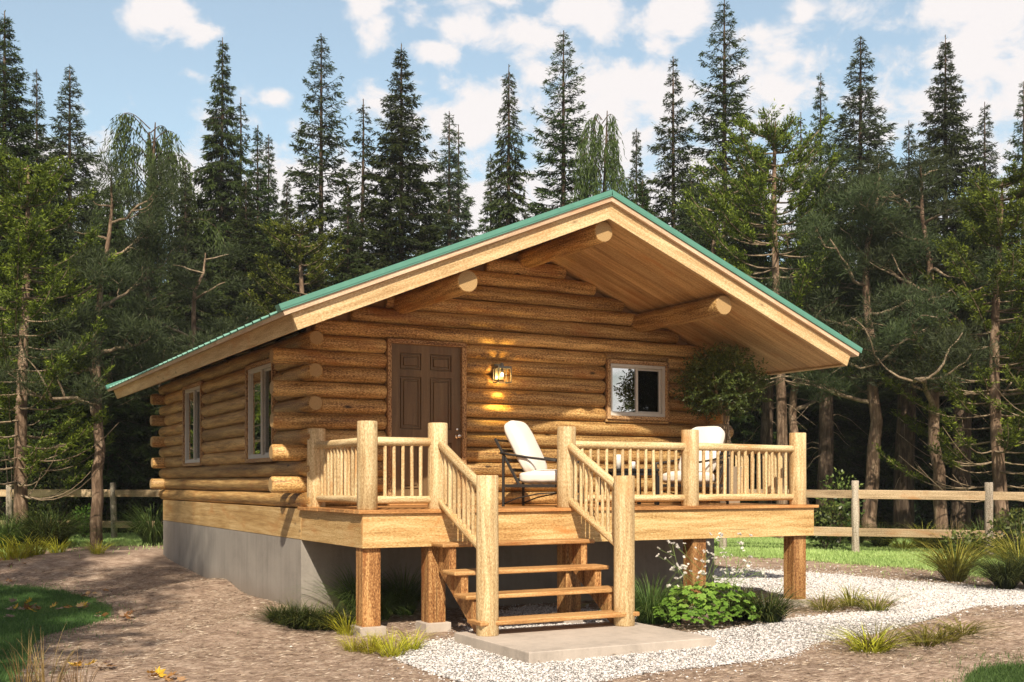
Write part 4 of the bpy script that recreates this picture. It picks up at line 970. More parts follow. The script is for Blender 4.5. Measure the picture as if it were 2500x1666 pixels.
def mulchmat():
    m, nt, N, L, b = newmat('bark mulch ground'); tc = N.new('ShaderNodeTexCoord'); P = tc.outputs['Object']
    f = None
    for a, sc_ in ((0.4, (6, 60, 6)), (-0.3, (8, 75, 8)), (1.2, (9, 70, 9)), (-0.9, (7, 64, 7))):
        n = noise(N, L, mapping(N, L, P, sc_, rot=(0, 0, a)), 1.0, 4, 0.7, 0.5)
        f = n if f is None else math_(N, L, 'MAXIMUM', f, n)
    big = noise(N, L, P, 0.55, 4, 0.6); med = noise(N, L, P, 5.0, 5, 0.65)
    g = math_(N, L, 'ADD', math_(N, L, 'MULTIPLY', f, 0.75), math_(N, L, 'MULTIPLY', med, 0.25))
    c = ramp(N, L, g, [(0.46, (0.10, 0.060, 0.042)), (0.54, (0.36, 0.255, 0.190)), (0.61, (0.60, 0.465, 0.365)), (0.68, (0.86, 0.75, 0.64))])
    c = mixc(N, L, math_(N, L, 'MULTIPLY', big, 0.28), c, (0.42, 0.325, 0.255))
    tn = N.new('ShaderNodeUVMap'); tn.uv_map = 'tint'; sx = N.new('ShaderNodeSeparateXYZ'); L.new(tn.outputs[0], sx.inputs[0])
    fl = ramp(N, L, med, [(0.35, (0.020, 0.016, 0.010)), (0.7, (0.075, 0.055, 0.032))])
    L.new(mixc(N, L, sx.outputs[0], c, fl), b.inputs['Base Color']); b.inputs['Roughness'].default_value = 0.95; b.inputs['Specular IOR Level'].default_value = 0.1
    bump(N, L, b, math_(N, L, 'ADD', f, med), 0.9, 0.025); return m
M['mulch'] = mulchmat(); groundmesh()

def sheet(name, poly, step, lift, mat, hole=None, box_=None):
    """thin sheet following the ground inside an outline"""
    x0, x1, y0, y1 = box_; X = np.arange(x0, x1, step); Y = np.arange(y0, y1, step); gx, gy = np.meshgrid(X, Y, indexing='ij')
    u, v, dep = project(gx, gy); ok = inside(poly, u, v) & (dep > 4)
    if hole: ok &= ~inside(hole, u, v)
    ny = gy.shape[1]; i = (np.arange(len(X)-1)[:, None]*ny+np.arange(ny-1)[None]).ravel(); F = np.stack([i, i+ny, i+ny+1, i+1], 1); F = F[ok.ravel()[F].all(1)]
    V = np.stack([gx, gy, hgt(gx, gy)+lift], -1).reshape(-1, 3); used, inv = np.unique(F, return_inverse=True)
    me = np_mesh(name, V[used], inv.reshape(-1, 4), mat, smooth=True); o = bpy.data.objects.new(name, me); COL.objects.link(o); return tag(o, kind='structure')
def gravelmat():
    m, nt, N, L, b = newmat('gravel bed'); tc = N.new('ShaderNodeTexCoord'); vo = N.new('ShaderNodeTexVoronoi'); vo.inputs['Scale'].default_value = 38; L.new(tc.outputs['Object'], vo.inputs['Vector'])
    sx = N.new('ShaderNodeSeparateXYZ'); L.new(vo.outputs['Color'], sx.inputs[0])
    c = ramp(N, L, sx.outputs[0], [(0.0, (0.30, 0.28, 0.26)), (0.4, (0.58, 0.55, 0.52)), (1.0, (0.74, 0.72, 0.70))])
    d = N.new('ShaderNodeMapRange'); d.inputs[1].default_value = 0.25; d.inputs[2].default_value = 0.65; d.inputs[3].default_value = 1; d.inputs[4].default_value = 0.35; L.new(vo.outputs['Distance'], d.inputs[0])
    c = mixc(N, L, 1.0, c, d.outputs[0], 'MULTIPLY'); L.new(c, b.inputs['Base Color']); b.inputs['Roughness'].default_value = 0.9
    bump(N, L, b, math_(N, L, 'SUBTRACT', 1.0, vo.outputs['Distance']), 1.0, 0.02); return m
sheet('gravel_path', GRAVEL, 0.05, 0.006, gravelmat(), ISLAND, (-2, 26, -5, 12))
def turf(name, c0, c1):
    m, nt, N, L, b = newmat(name); tc = N.new('ShaderNodeTexCoord'); n = noise(N, L, tc.outputs['Object'], 40, 5, 0.7)
    L.new(ramp(N, L, n, [(0.3, c0), (0.7, c1)]), b.inputs['Base Color']); b.inputs['Roughness'].default_value = 0.95; bump(N, L, b, n, 0.8, 0.02); return m
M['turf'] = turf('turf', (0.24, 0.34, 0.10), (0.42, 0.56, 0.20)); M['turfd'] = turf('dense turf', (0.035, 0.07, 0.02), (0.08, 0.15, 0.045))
BX = (-14, 24, -6, 24)
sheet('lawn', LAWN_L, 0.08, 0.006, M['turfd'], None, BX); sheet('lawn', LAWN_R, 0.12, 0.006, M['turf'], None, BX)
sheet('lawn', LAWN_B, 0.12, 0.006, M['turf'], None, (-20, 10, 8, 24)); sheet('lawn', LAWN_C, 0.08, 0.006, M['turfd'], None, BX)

def scatter(poly, n, seed, box_, hole=None, umax=2560, umin=-60, vmax=1690, rag=0.0):
    """n random ground points inside an outline (world uniform)"""
    r = np.random.default_rng(seed); out = []; tot = 0; tries = 0
    while tot < n and tries < 60:
        x = r.uniform(box_[0], box_[1], n*3); y = r.uniform(box_[2], box_[3], n*3); z = hgt(x, y); u, v, dep = project(x, y, z)
        ok = (dep > 6) & (u < umax) & (u > umin) & (v < vmax)
        if rag: k_ = rag*12/dep*r.normal(size=n*3)**3*.45; an_ = r.uniform(0, 6.28, n*3); u = u+k_*np.cos(an_)*2.2; v = v+k_*np.sin(an_)
        if poly is not None: ok &= inside(poly, u, v)
        if hole is not None: ok &= ~inside(hole, u, v)
        out.append(np.stack([x[ok], y[ok], z[ok], dep[ok]], 1)); tot += ok.sum(); tries += 1
    return np.concatenate(out)[:n]
# gravel stones
M['stone'] = foliage('white gravel stones', ((0.22, 0.20, 0.19), (0.60, 0.57, 0.55), (0.80, 0.78, 0.77)), 0, 0.75, 0.0)
def stones(name, pts, size, seed, mat):
    r = np.random.default_rng(seed); n = len(pts); oc = np.array([[1, 0, 0], [-1, 0, 0], [0, 1, 0], [0, -1, 0], [0, 0, 1], [0, 0, -1]], float)
    tri = np.array([[0, 2, 4], [2, 1, 4], [1, 3, 4], [3, 0, 4], [2, 0, 5], [1, 2, 5], [3, 1, 5], [0, 3, 5]])
    v = oc[None]*np.stack([r.uniform(.6, 1.3, n), r.uniform(.5, 1.0, n), r.uniform(.35, .75, n)], 1)[:, None]+r.normal(0, .18, (n, 6, 3))
    a = r.uniform(0, 6.28, n); ca, sa = np.cos(a)[:, None], np.sin(a)[:, None]; tx = r.normal(0, .35, (n, 1))
    x, y, z = v[..., 0], v[..., 1], v[..., 2]; y, z = y*np.cos(tx)-z*np.sin(tx), y*np.sin(tx)+z*np.cos(tx); X = x*ca-y*sa; Y = x*sa+y*ca
    s = (size*r.uniform(.55, 1.35, n))[:, None]; V = np.stack([X*s+pts[:, :1], Y*s+pts[:, 1:2], z*s+pts[:, 2:3]+s*.25], -1).reshape(-1, 3)
    F = (tri[None]+6*np.arange(n)[:, None, None]).reshape(-1, 3); t = np.where(r.random(n) < .10, r.uniform(0, .25, n), r.uniform(.40, 1.0, n))
    me = np_mesh(name, V, F, mat, np.repeat(t, 8)); o = bpy.data.objects.new(name, me); COL.objects.link(o); return tag(o, kind='stuff')
g1 = scatter(GRAVEL, 80000, 1, (-1.5, 20, -4.5, 8), ISLAND, rag=7); g1[:, 2] += 0.008
stones('gravel', g1, np.where(g1[:, 3] < 13, 0.0105, 0.0135), 2, M['stone'])
# mulch slivers lying on the bare ground
NOTBARE = (GRAVEL, LAWN_L, LAWN_C)
mp = scatter([(-100, 1385), (2600, 1385), (2600, 1700), (-100, 1700)], 100000, 5, (-9, 14, -6, 12)); u_, v_, _d = project(mp[:, 0], mp[:, 1], mp[:, 2])
ok = ~(inside(GRAVEL, u_, v_) & ~inside(ISLAND, u_, v_)) & ~inside(LAWN_L, u_, v_) & ~inside(LAWN_C, u_, v_); ok |= np.random.default_rng(4).random(len(mp)) < .035; mp = mp[ok]; mp[:, 2] += np.where(inside(GRAVEL, u_[ok], v_[ok]), .022, 0)
r_ = np.random.default_rng(8); n_ = len(mp); B_ = Blades(9)
an = r_.normal(-YAW, .75, n_); dv = np.stack([np.cos(an), np.sin(an), r_.normal(.04, .13, n_)], 1)
B_.add(mp[:, :3]+np.array([0, 0, .008]), dv, r_.uniform(.03, .10, n_), r_.uniform(.003, .0065, n_), np.clip(r_.beta(1.6, 2.2, n_), 0, 1))
M['chips'] = foliage('bark mulch chips', ((0.055, 0.032, 0.022), (0.38, 0.275, 0.205), (0.88, 0.78, 0.66)), 0, 0.9, 0.0)
o = bpy.data.objects.new('mulch', B_.mesh('mulch', M['chips'], 0.55)); COL.objects.link(o); tag(o, kind='stuff')
def lawn_blades(name, poly, n, seed, box_, h, w, mat, **k):
    p = scatter(poly, n, seed, box_, rag=7, **k); n = len(p); r = np.random.default_rng(seed+1); B = Blades(seed)
    D_ = np.stack([r.normal(0, .38, n), r.normal(0, .38, n), np.ones(n)], 1); pat = np.sin(p[:, 0]*2.1)*np.sin(p[:, 1]*1.7+1)
    B.add(p[:, :3], D_, h*r.uniform(.6, 1.25, n), w, .5+.18*pat+r.normal(0, .18, n)); o = bpy.data.objects.new(name, B.mesh(name, mat)); COL.objects.link(o); tag(o, kind='stuff')
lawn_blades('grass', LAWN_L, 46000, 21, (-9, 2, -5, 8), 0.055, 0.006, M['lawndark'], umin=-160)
lawn_blades('grass', LAWN_R, 90000, 22, (4, 22, 0, 16), 0.075, 0.016, M['lawn'])
lawn_blades('grass', LAWN_B, 14000, 23, (-12, 5, 9, 20), 0.085, 0.018, M['lawn'])
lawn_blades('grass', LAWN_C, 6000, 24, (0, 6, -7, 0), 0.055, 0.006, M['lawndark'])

# ------------------------------------------------------------------ fences
def fence(pts, label, ztop=1.62):
    f = empty('rail_fence', (pts[0][0], pts[0][1], 0.2), label, 'fence', 'weathered rail fences at the forest edge'); inv = Matrix.Translation((-pts[0][0], -pts[0][1], -0.2))
    for i, (x, y, zu_, zl_) in enumerate(pts):
        mb = MB(); r = rng.uniform(.072, .084); dx, dy = rng.uniform(-.03, .03), rng.uniform(-.03, .03)
        log(mb, (x, y, -0.1), (x+dx, y+dy, zu_+rng.uniform(.22, .27)), r*1.1, r*.95, 12, 0.22, bev=.012, bend=.02, step=.16); mb.build('fence_post', [M['fencepost'], M['fenceend']], f, local=inv)
        if i+1 < len(pts):
            x2, y2, zu2, zl2 = pts[i+1]
            for za, zb in ((zu_, zu2), (zl_, zl2)):
                a = Vector((x, y, za)); b = Vector((x2, y2, zb)); d = (b-a); L_ = d.length; d.normalize(); s = Vector((-d.y, d.x, 0)).normalized(); up_ = d.cross(s)*-1
                up_ = s.cross(d)*-1
                if up_.z < 0: up_ = -up_
                Mx = Matrix(((d.x, s.x, up_.x, a.x), (d.y, s.y, up_.y, a.y), (d.z, s.z, up_.z, a.z), (0, 0, 0, 1)))
                mb = MB(); h = rng.uniform(.078, .09); box(mb, (-0.02, -.03, -h), (L_+.02, .03, h), 0, Mx); mb.build('rail', M['fence'], f, 0.01, local=inv)
    return f
FL = [(-494, 27.1), (-236, 26.6), (22, 26.0), (280, 25.6), (538, 25.2), (800, 25.0)]
fence([(*at(u, g), 1.345+.0*i, .645) for i, (u, g) in enumerate(FL)], 'weathered wooden rail fence left of the cabin')
FR = [(1440, 22.9), (1765, 22.5), (2089, 22.0), (2415, 21.5), (2741, 21.0)]
fence([(*at(u, g), 1.41-.025*i, .69-.03*i) for i, (u, g) in enumerate(FR)], 'weathered wooden rail fence right of the porch')

# ------------------------------------------------------------------ trees
PR_ = {}
def proto(key, fn, H, *a, **k):
    if key not in PR_: PR_[key] = (fn(*a, **k), H)
    return PR_[key]
SP = {
 'dense': lambda: spruce(1, 12, 2.0, 1.6, .80, .34, .27, .7, .45, dens=1.15, rough_=.16),
 'layer': lambda: spruce(2, 12, 2.15, 1.8, .78, .22, .50, .95, .30, dens=1.0, rough_=.34),
 'layer2': lambda: spruce(12, 12, 1.9, 1.8, .85, .30, .42, .9, .40, dens=1.0, rough_=.30),
 'thin': lambda: spruce(3, 9, 1.35, 1.2, .80, .62, .42, .5, .45, dens=.62, rough_=.35),
 'column': lambda: spruce(4, 12, 1.0, 2.0, .62, .75, .24, .1, .8, dens=.85, rough_=.2),
 'mid': lambda: spruce(5, 10, 1.6, 1.2, .88, .28, .30, .8, .35, dens=1.0, rough_=.26),
 'hem': lambda: spruce(6, 11, 1.9, 1.4, .82, .26, .33, .9, .30, mat='hemlock', dens=1.0, rough_=.28),
 'hem2': lambda: spruce(7, 10, 1.6, 1.2, .86, .30, .30, .8, .35, mat='hemlock', dens=.9, rough_=.26),
 'droop': lambda: spruce(8, 12, 1.85, 1.0, .80, .55, .29, .4, .85, mat='spruce', dens=1.1, rough_=.24, bl=.13),
 'weep': lambda: weeping(9, 10, 1.75), 'weep2': lambda: weeping(19, 10, 1.35),
 'tuft': lambda: tufted(10, 7, 1.9, 2.7), 'tuft2': lambda: tufted(15, 7, 1.7, 1.0),
 'pine': lambda: pine(11, 7, 2.3, 2.3), 'pine2': lambda: pine(16, 8, 2.6, 2.6, .15), 'pine3': lambda: pine(17, 7, 2.0, 2.8, .10)}
HT = dict(dense=12, layer=12, layer2=12, thin=9, column=12, mid=10, hem=11, hem2=10, droop=12, weep=9.25, weep2=9.25, tuft=7, tuft2=7, pine=7, pine2=8, pine3=7)
CACHE = {}
NAME = dict(weep='weeping_conifer', weep2='weeping_conifer', tuft='bright_conifer', tuft2='bright_conifer', pine='pine_tree', pine2='pine_tree', pine3='pine_tree')
def tree(key, u, ytop, g, label, wide=1.0, group=None, rz=None):
    if key not in CACHE: CACHE[key] = SP[key]()
    x, y = at(u, g); z = float(hgt(x, y)); H = 1.585-z+(HORIZ-ytop)/F_PX*g; s = H/HT[key]
    t = thing(NAME.get(key, 'spruce_tree'), CACHE[key], (x, y, z-0.05), rng.uniform(0, 6.28) if rz is None else rz, (s*wide, s*wide, s), label, 'tree', group); return t
G1 = 'tall conifers standing behind the fence'
MAIN = [
 ('dense', 8, 22, 31, 'tall dark spruce cut by the left edge of the photo', 1.15), ('layer2', 92, 165, 35, 'slim drooping spruce between the two left most tall spruces', .8),
 ('hem', 173, 155, 32, 'grey green spruce with a thin spire, left of the weeping conifer', 1.05), ('weep', 367, 262, 31, 'rounded weeping conifer with hanging strands on the left', .98),
 ('droop', 540, 85, 32, 'tall spruce with drooping boughs, right of the rounded weeping conifer', .95), ('thin', 583, 235, 37, 'thin spruce top half hidden behind the tall drooping spruce', .9),
 ('mid', 632, 302, 36, 'short pointed spruce left of the wide layered spruce', .9), ('mid', 655, 325, 38, 'small spruce spire just left of the wide layered spruce', .8),
 ('layer', 783, 78, 32, 'wide layered spruce standing left of the gaunt thin one', .98), ('thin', 880, 238, 31, 'gaunt thin spruce with sparse hanging boughs', 1.0),
 ('dense', 979, 103, 31, 'dense broad dark spruce above the left roof slope', 1.05), ('hem2', 1096, 268, 38, 'pale grey green spruce right of the dense broad one', 1.0),
 ('thin', 1114, 300, 40, 'thin pale spruce top beside the grey green spruce', .8), ('mid', 1196, 372, 36, 'small spruce left of the narrow column spruce', .8),
 ('column', 1241, 152, 31, 'very narrow columnar spruce above the roof', 1.0), ('layer', 1375, 70, 32, 'wide layered spruce just left of the roof ridge', 1.0),
 ('weep2', 1470, 238, 31, 'narrow weeping conifer behind the roof ridge', .7), ('mid', 1554, 310, 38, 'short dark spruce right of the roof ridge', .75),
 ('layer2', 1645, 132, 33, 'spruce with open tiers left of the tallest spruce', .95), ('layer', 1768, -5, 32, 'tallest spruce of all, cut by the top edge', 1.05),
 ('thin', 1951, 272, 37, 'little spruce tip above the bright green conifer', .8), ('layer2', 2003, 175, 35, 'slender spruce left of the broad grey spruce', .8),
 ('hem', 2102, 82, 32, 'broad grey green spruce on the right with tiered boughs', 1.1), ('hem2', 2219, 290, 34, 'low grey spruce between the two right tall spruces', .8),
 ('dense', 2309, 80, 32, 'tall full spruce near the right edge', .95), ('hem2', 2404, 245, 35, 'small spruce right of the tall full one', .9), ('layer2', 2497, 195, 31, 'spruce cut by the right edge of the photo', .9)]
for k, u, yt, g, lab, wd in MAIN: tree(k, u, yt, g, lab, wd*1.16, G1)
# the nearer trees along the fence
NEAR = [('tuft2', 58, 395, 22.8, 'bright green conifer with bare pale branches at the far left', 1.15, 1), ('pine', 236, 430, 22.9, 'crooked pine with pale branches left of the cabin', 1.0, 2),
 ('tuft2', 740, 560, 29, 'bright green conifer behind the left roof slope', 1.2, 3), ('tuft', 1900, 290, 25.5, 'bright green conifer with round tufts on top behind the right roof slope', .92, 2.5),
 ('pine2', 2126, 420, 24.5, 'large pale limbed pine behind the fence right of the porch', 1.05, .5), ('pine', 2300, 400, 24.2, 'grey pine left of the right most trunk', 1.05, 4),
 ('tuft2', 2440, 440, 23.5, 'bright green conifer with pale branches at the far right', 1.25, 5), ('pine3', 1720, 470, 27, 'dull green pine behind the right roof slope', 1.1, 1.7), ('pine3', 450, 620, 26, 'low dull green pine behind the left eave', 1.3, 2.2),
 ('tuft', 2620, 470, 23, 'bright conifer past the right edge', 1.2, .3), ('pine3', 1980, 560, 26.5, 'dull pine beside the bright green conifer', 1.2, 5.0),
 ('droop', 455, 400, 28.5, 'dark drooping spruce in front of the weeping conifer, right side', 1.25, 3.3), ('dense', 600, 440, 29, 'dense low spruce in front of the short pointed ones', 1.35, .4), ('droop', 705, 430, 29.5, 'drooping spruce left of the wide layered spruce foot', 1.2, 2.0),
 ('droop', 845, 450, 29, 'dark drooping spruce below the gaunt thin spruce', 1.2, 5.2), ('dense', 270, 440, 28.5, 'dense dark spruce under the left side of the weeping conifer', 1.3, 1.1), ('dense', 120, 400, 29, 'dense dark spruce behind the crooked pine, left side', 1.3, 2.6),
 ('dense', 1570, 430, 29.5, 'dense dark spruce just behind the right roof slope', 1.25, 3.9), ('droop', 1690, 400, 29, 'dark drooping spruce under the tallest spruce', 1.25, .9), ('dense', 1820, 380, 28.5, 'dense spruce behind the bright round tufted conifer', 1.2, 4.4),
 ('dense', 2010, 420, 28.5, 'dense dark spruce left of the large pale limbed pine', 1.3, 5.7), ('droop', 2200, 420, 28.5, 'dark drooping spruce right of the large pale limbed pine', 1.3, 2.9), ('dense', 2390, 400, 28, 'dense dark spruce behind the right fence corner', 1.3, 1.9)]
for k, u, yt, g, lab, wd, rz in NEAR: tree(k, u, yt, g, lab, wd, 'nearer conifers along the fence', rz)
# back rows closing the forest
rb = random.Random(5); i = 0; USED = set()
SHORT = ['tall spruce at the left edge', 'slim drooping spruce', 'grey green thin spired spruce', 'rounded weeping conifer', 'tall drooping spruce', 'half hidden thin spruce', 'short pointed spruce', 'small spire', 'wide layered spruce', 'gaunt thin spruce', 'dense broad spruce', 'pale grey green spruce', 'thin pale spruce top', 'small spruce', 'narrow column spruce', 'layered spruce by the ridge', 'narrow weeping conifer', 'short dark spruce', 'open tiered spruce', 'tallest spruce', 'little spruce tip', 'slender spruce', 'broad grey spruce', 'low grey spruce', 'tall full spruce', 'small right spruce', 'spruce at the right edge']
keys = ['mid', 'hem2', 'droop', 'layer2', 'dense', 'hem']
for g0, g1_, y0, y1, st in ((34, 38, 470, 640, 118), (39, 45, 430, 600, 105), (46, 54, 470, 640, 95)):
    u = -120+rb.uniform(0, 60)
    while u < 2640:
        if not (960 < u < 1560 and g0 < 39):
            near = min(MAIN, key=lambda m: abs(m[1]-u)); d_ = u-near[1]; sd2 = 'just left of' if d_ < -12 else 'just right of' if d_ > 12 else 'straight behind'
            row = {34: 'low conifer', 39: 'back row conifer', 46: 'farthest conifer'}[g0]
            lab = f"{row} {sd2} the {SHORT[MAIN.index(near)]}"
            if lab in USED: lab = lab.replace('just', 'a little further')
            USED.add(lab)
            tree(rb.choice(keys), u, rb.uniform(y0, y1), rb.uniform(g0, g1_), lab, rb.uniform(1.0, 1.35), 'conifers of the back rows')
        u += st*rb.uniform(.75, 1.25)
re_ = random.Random(9)
for side, us in (('left', (-330, -520, -730, -960)), ('right', (2760, 2900, 3060, 3240))):
    for n_, u in enumerate(us):
        for row, (g, yt) in enumerate(((27.5+re_.uniform(-1, 1.5), re_.uniform(200, 480)), (33+re_.uniform(-1, 3), re_.uniform(60, 330)), (41+re_.uniform(-2, 3), re_.uniform(300, 450)))):
            tree(re_.choice(['dense', 'droop', 'layer2', 'hem', 'mid']), u+re_.uniform(-50, 50), yt, g, f"{['nearer', 'taller', 'rearmost'][row]} conifer past the {side} edge of the view, {['first', 'second', 'third', 'fourth', 'fifth', 'sixth'][n_]} going outward", 1.2, 'conifers beside the view')
# dark bare trunks seen under the canopy on the right
def bare_trunk(u, g, r0, h, label, lean=0.02):
    x, y = at(u, g); t = empty('tree_trunk', (x, y, .25), label, 'tree trunk', 'bare lower trunks behind the right fence'); rr = random.Random(int(u)); P = [(lean*z+.03*math.sin(z*1.3+u), .03*math.cos(z), z) for z in np.linspace(-.2, h, 12)]; lines = [(np.array(P), np.linspace(r0, r0*.7, 12))]
    wd = []
    for k in range(22):
        z = rr.uniform(1.2, h); az = rr.uniform(0, 6.28); L = rr.uniform(.4, 1.3); s = np.linspace(0, 1, 5); wd.append((np.array([lean*z, 0, z])+np.stack([math.cos(az)*L*s, math.sin(az)*L*s, -.35*L*s**2+.1*np.sin(s*5)], 1), np.linspace(.012, .003, 5)))
    for me in (tubes('trunk', lines, M['bark'], 10), tubes('dead_branches', wd, M['twig'], 4)):
        o = bpy.data.objects.new(me.name.split('.')[0], me); COL.objects.link(o); o.parent = t
bare_trunk(2010, 26, .19, 6, 'dark trunk behind the fence nearest the porch'); bare_trunk(2208, 25.5, .24, 6, 'thick dark trunk right of the large pale pine', .01); bare_trunk(2345, 25, .22, 6.5, 'reddish trunk in front of the forest, left of the second fence post')
bare_trunk(1868, 27, .17, 6, 'dark trunk just behind the potted tree')

# shade trees to the left of the view (their shadows fall on the left lawn and the side wall)
def offtree(key, x, y, H, wide, label):
    if key not in CACHE: CACHE[key] = SP[key]()
    s = H/HT[key]; thing(NAME.get(key, 'spruce_tree'), CACHE[key], (x, y, -.05), x*3, (s*wide, s*wide, s), label, 'tree', None)
offtree('layer2', -6.9, -4.6, 18, .78, 'tall open spruce outside the left edge of the view'); offtree('layer', -7.6, -1.2, 17, .95, 'wide open spruce farther left, level with the porch')
offtree('layer2', -9.8, 2.2, 15, .75, 'open spruce left of the side wall of the cabin')

# undergrowth behind the fences: one leafy mass
def undergrowth():
    B = Blades(77); r = np.random.default_rng(77)
    for k in range(400):
        u = r.uniform(-1000, 3300); g = r.uniform(27.0, 45)
        if u < 1000: g = max(g, 28.5)
        x, y = at(u, g); h = r.uniform(.6, 2.3)*(1+.02*(g-27)); w = r.uniform(.6, 1.5); n = 330; z = float(hgt(x, y))
        q = r.normal(size=(n, 3)); q = unit(q)*r.random((n, 1))**.4; q[:, 2] = abs(q[:, 2]); P = np.array([x, y, z])+q*np.array([w, w, h]); B.add(P, r.normal(0, 1, (n, 3))+np.array([0, 0, .4]), r.uniform(.08, .22, n), r.uniform(.04, .09, n), .15+.5*q[:, 2]+r.normal(0, .2, n))
    o = bpy.data.objects.new('undergrowth', B.mesh('undergrowth', M['shade'])); COL.objects.link(o); tag(o, kind='stuff')
    # far dim wood behind everything
    B = Blades(78)
    for k in range(720):
        u = r.uniform(-1100, 3400); g = r.uniform(55, 66); x, y = at(u, g); h = r.uniform(7, 11.5); n = 130
        q = r.random((n, 1)); a = r.uniform(0, 6.28, (n, 1)); rad = 1.9*(1-q)*r.random((n, 1))**.5+.1; P = np.array([x, y, .2])+np.concatenate([np.cos(a)*rad, np.sin(a)*rad, q*h], 1)
        B.add(P, np.concatenate([np.cos(a), np.sin(a), -.5+0*a], 1)+r.normal(0, .4, (n, 3)), r.uniform(.4, .9, n), .22, .3+r.normal(0, .15, n))
    o = bpy.data.objects.new('distant_wood', B.mesh('distant_wood', M['spruce'])); COL.objects.link(o); tag(o, kind='stuff')
undergrowth()

# ------------------------------------------------------------------ grasses, shrubs, flowers
def tuftmesh(seed, n, h, spread, w, mat, droop=.5, up=.35, name='blades', baser=.12):
    r = np.random.default_rng(seed); a = r.uniform(0, 6.28, n); o = np.stack([np.cos(a), np.sin(a), 0*a], 1); L = r.uniform(.55, 1.1, n)[:, None]
    out = (spread*r.uniform(.15, 1.0, n)**.8)[:, None]; b = o*(baser*r.random(n)**.5)[:, None]; K = 6; V = []; lat = np.cross(o, [0, 0, 1.]); tw = r.normal(0, .5, (n, 1)); lat = unit(lat+o*tw)
    for k in range(K):
        s = k/(K-1); p = b+o*out*L*(s**1.35)+np.array([0, 0, 1.])*(h*L*(s*(1+up)-(up+droop*(out/spread)**1.5)*s*s)); ww = w*(1-s**1.6)*.5+.0004
        V += [p-lat*ww, p+lat*ww]
    V = np.stack(V, 1); idx = np.arange(n)[:, None]*2*K; F = np.concatenate([idx+np.array([[2*k, 2*k+1, 2*k+3, 2*k+2]]) for k in range(K-1)], 0)
    t = np.clip(np.concatenate([.30+.5*k/(K-1)+r.normal(0, .2, n) for k in range(K-1)]), 0, 1); return np_mesh(name, V.reshape(-1, 3), F, mat, t)
GM = {}
def grass(kind, u, v, sc_, label, group, rz=None, xy=None, sq=1.0):
    defs = {'dark': (1, 360, .42, .72, .011, 'gdark', .75, .5), 'yellow': (2, 100, .32, .60, .009, 'gyellow', .55, .45), 'fine': (3, 800, .66, 1.0, .006, 'ggreen', .75, .55), 'olive': (4, 100, .32, .72, .009, 'golive', .6, .5),
            'big': (5, 280, .90, 1.9, .017, 'golive', .62, .55), 'bigdark': (6, 560, .80, 1.55, .014, 'gdark', .75, .55), 'stalk': (7, 34, .55, .30, .006, 'gbrown', .3, .2), 'bigreen': (8, 520, .85, 1.3, .012, 'ggreen', .8, .6)}
    if kind not in GM: sd_, n, h, sp, w, m, dr, up = defs[kind]; GM[kind] = tuftmesh(sd_, n, h, sp, w, M[m], dr, up)
    x, y = xy if xy else gp(u, v); o = bpy.data.objects.new('grass_clump', GM[kind]); COL.objects.link(o); o.location = (x, y, float(hgt(x, y))-.01); o.rotation_euler = (0, 0, rng.uniform(0, 6.28) if rz is None else rz); o.scale = (sc_*sq, sc_*sq, sc_); return tag(o, label, 'grass', group)
gd = 'dark sedge clumps by the foundation corner'
for i, (u, v, s) in enumerate([(682, 1528, .62), (718, 1533, .78), (756, 1536, .82), (798, 1537, .78), (836, 1538, .70)]): grass('dark', u, v, s, ['smallest dark sedge clump, left end of the row at the foundation', 'second dark sedge clump from the left in the row', 'middle dark sedge clump of the row at the foundation corner', 'fourth dark sedge clump from the left in the row', 'dark sedge clump of the row nearest the corner post'][i], gd)
gy = 'yellow green grass tufts round the corner post'
for i, (u, v, s) in enumerate([(850, 1549, .85), (862, 1590, .62), (903, 1594, .72), (958, 1603, .85), (1005, 1588, .75), (930, 1584, .55)]): grass('yellow', u, v, s, ['yellow grass tuft left of the corner post, behind its footing', 'left tuft of yellow grass in front of the corner footing', 'yellow grass tuft right before the corner footing', 'largest yellow grass tuft, nearest the camera', 'yellow grass tuft next to the gravel edge', 'small yellow grass tuft behind the largest one'][i], gy)
for u, v, s, lab in ((880, 1500, 1.0, 'shaded grass clump under the porch behind the corner post'), (985, 1500, .95, 'shaded grass clump under the porch behind the second post'), (930, 1515, .6, 'small shaded grass clump between the two left posts')): grass('fine', u, v, s, lab, 'fine grass clumps under the porch')
grass('fine', 1590, 1528, .98, 'fine green grass clump beside the right newel post', 'fine grass clumps around the flowers'); grass('fine', 1640, 1525, .7, 'fine green grass clump just left of the white flowers', 'fine grass clumps around the flowers')
grass('dark', 1815, 1522, 1.2, 'dark sedge clump right behind the flowering plant', 'dark sedge clumps right of the flowers'); grass('dark', 1872, 1524, 1.15, 'dark sedge clump right of the flowering plant', 'dark sedge clumps right of the flowers')
for u, v, s, lab in ((2012, 1494, .95, 'olive grass tuft next to the right footing'), (2078, 1482, 1.1, 'middle olive grass tuft on the gravel island'), (2138, 1494, 1.1, 'right olive grass tuft on the gravel island'), (2045, 1490, .6, 'small olive grass tuft between the two on the island')): grass('olive', u, v, s, lab, 'olive grass tufts on the gravel island')
grass('big', 2332, 1420, 1.0, 'large golden green grass clump by the gravel path', 'large grasses right of the path', .5); grass('bigdark', 2455, 1440, .85, 'large dark grass clump at the right edge by the gravel', 'large grasses right of the path'); grass('bigdark', 2525, 1438, .9, 'dark grass clump cut by the right edge', 'large grasses right of the path'); grass('big', 2490, 1400, 1.0, 'golden green grass clump behind the dark one at the right edge', 'large grasses right of the path')
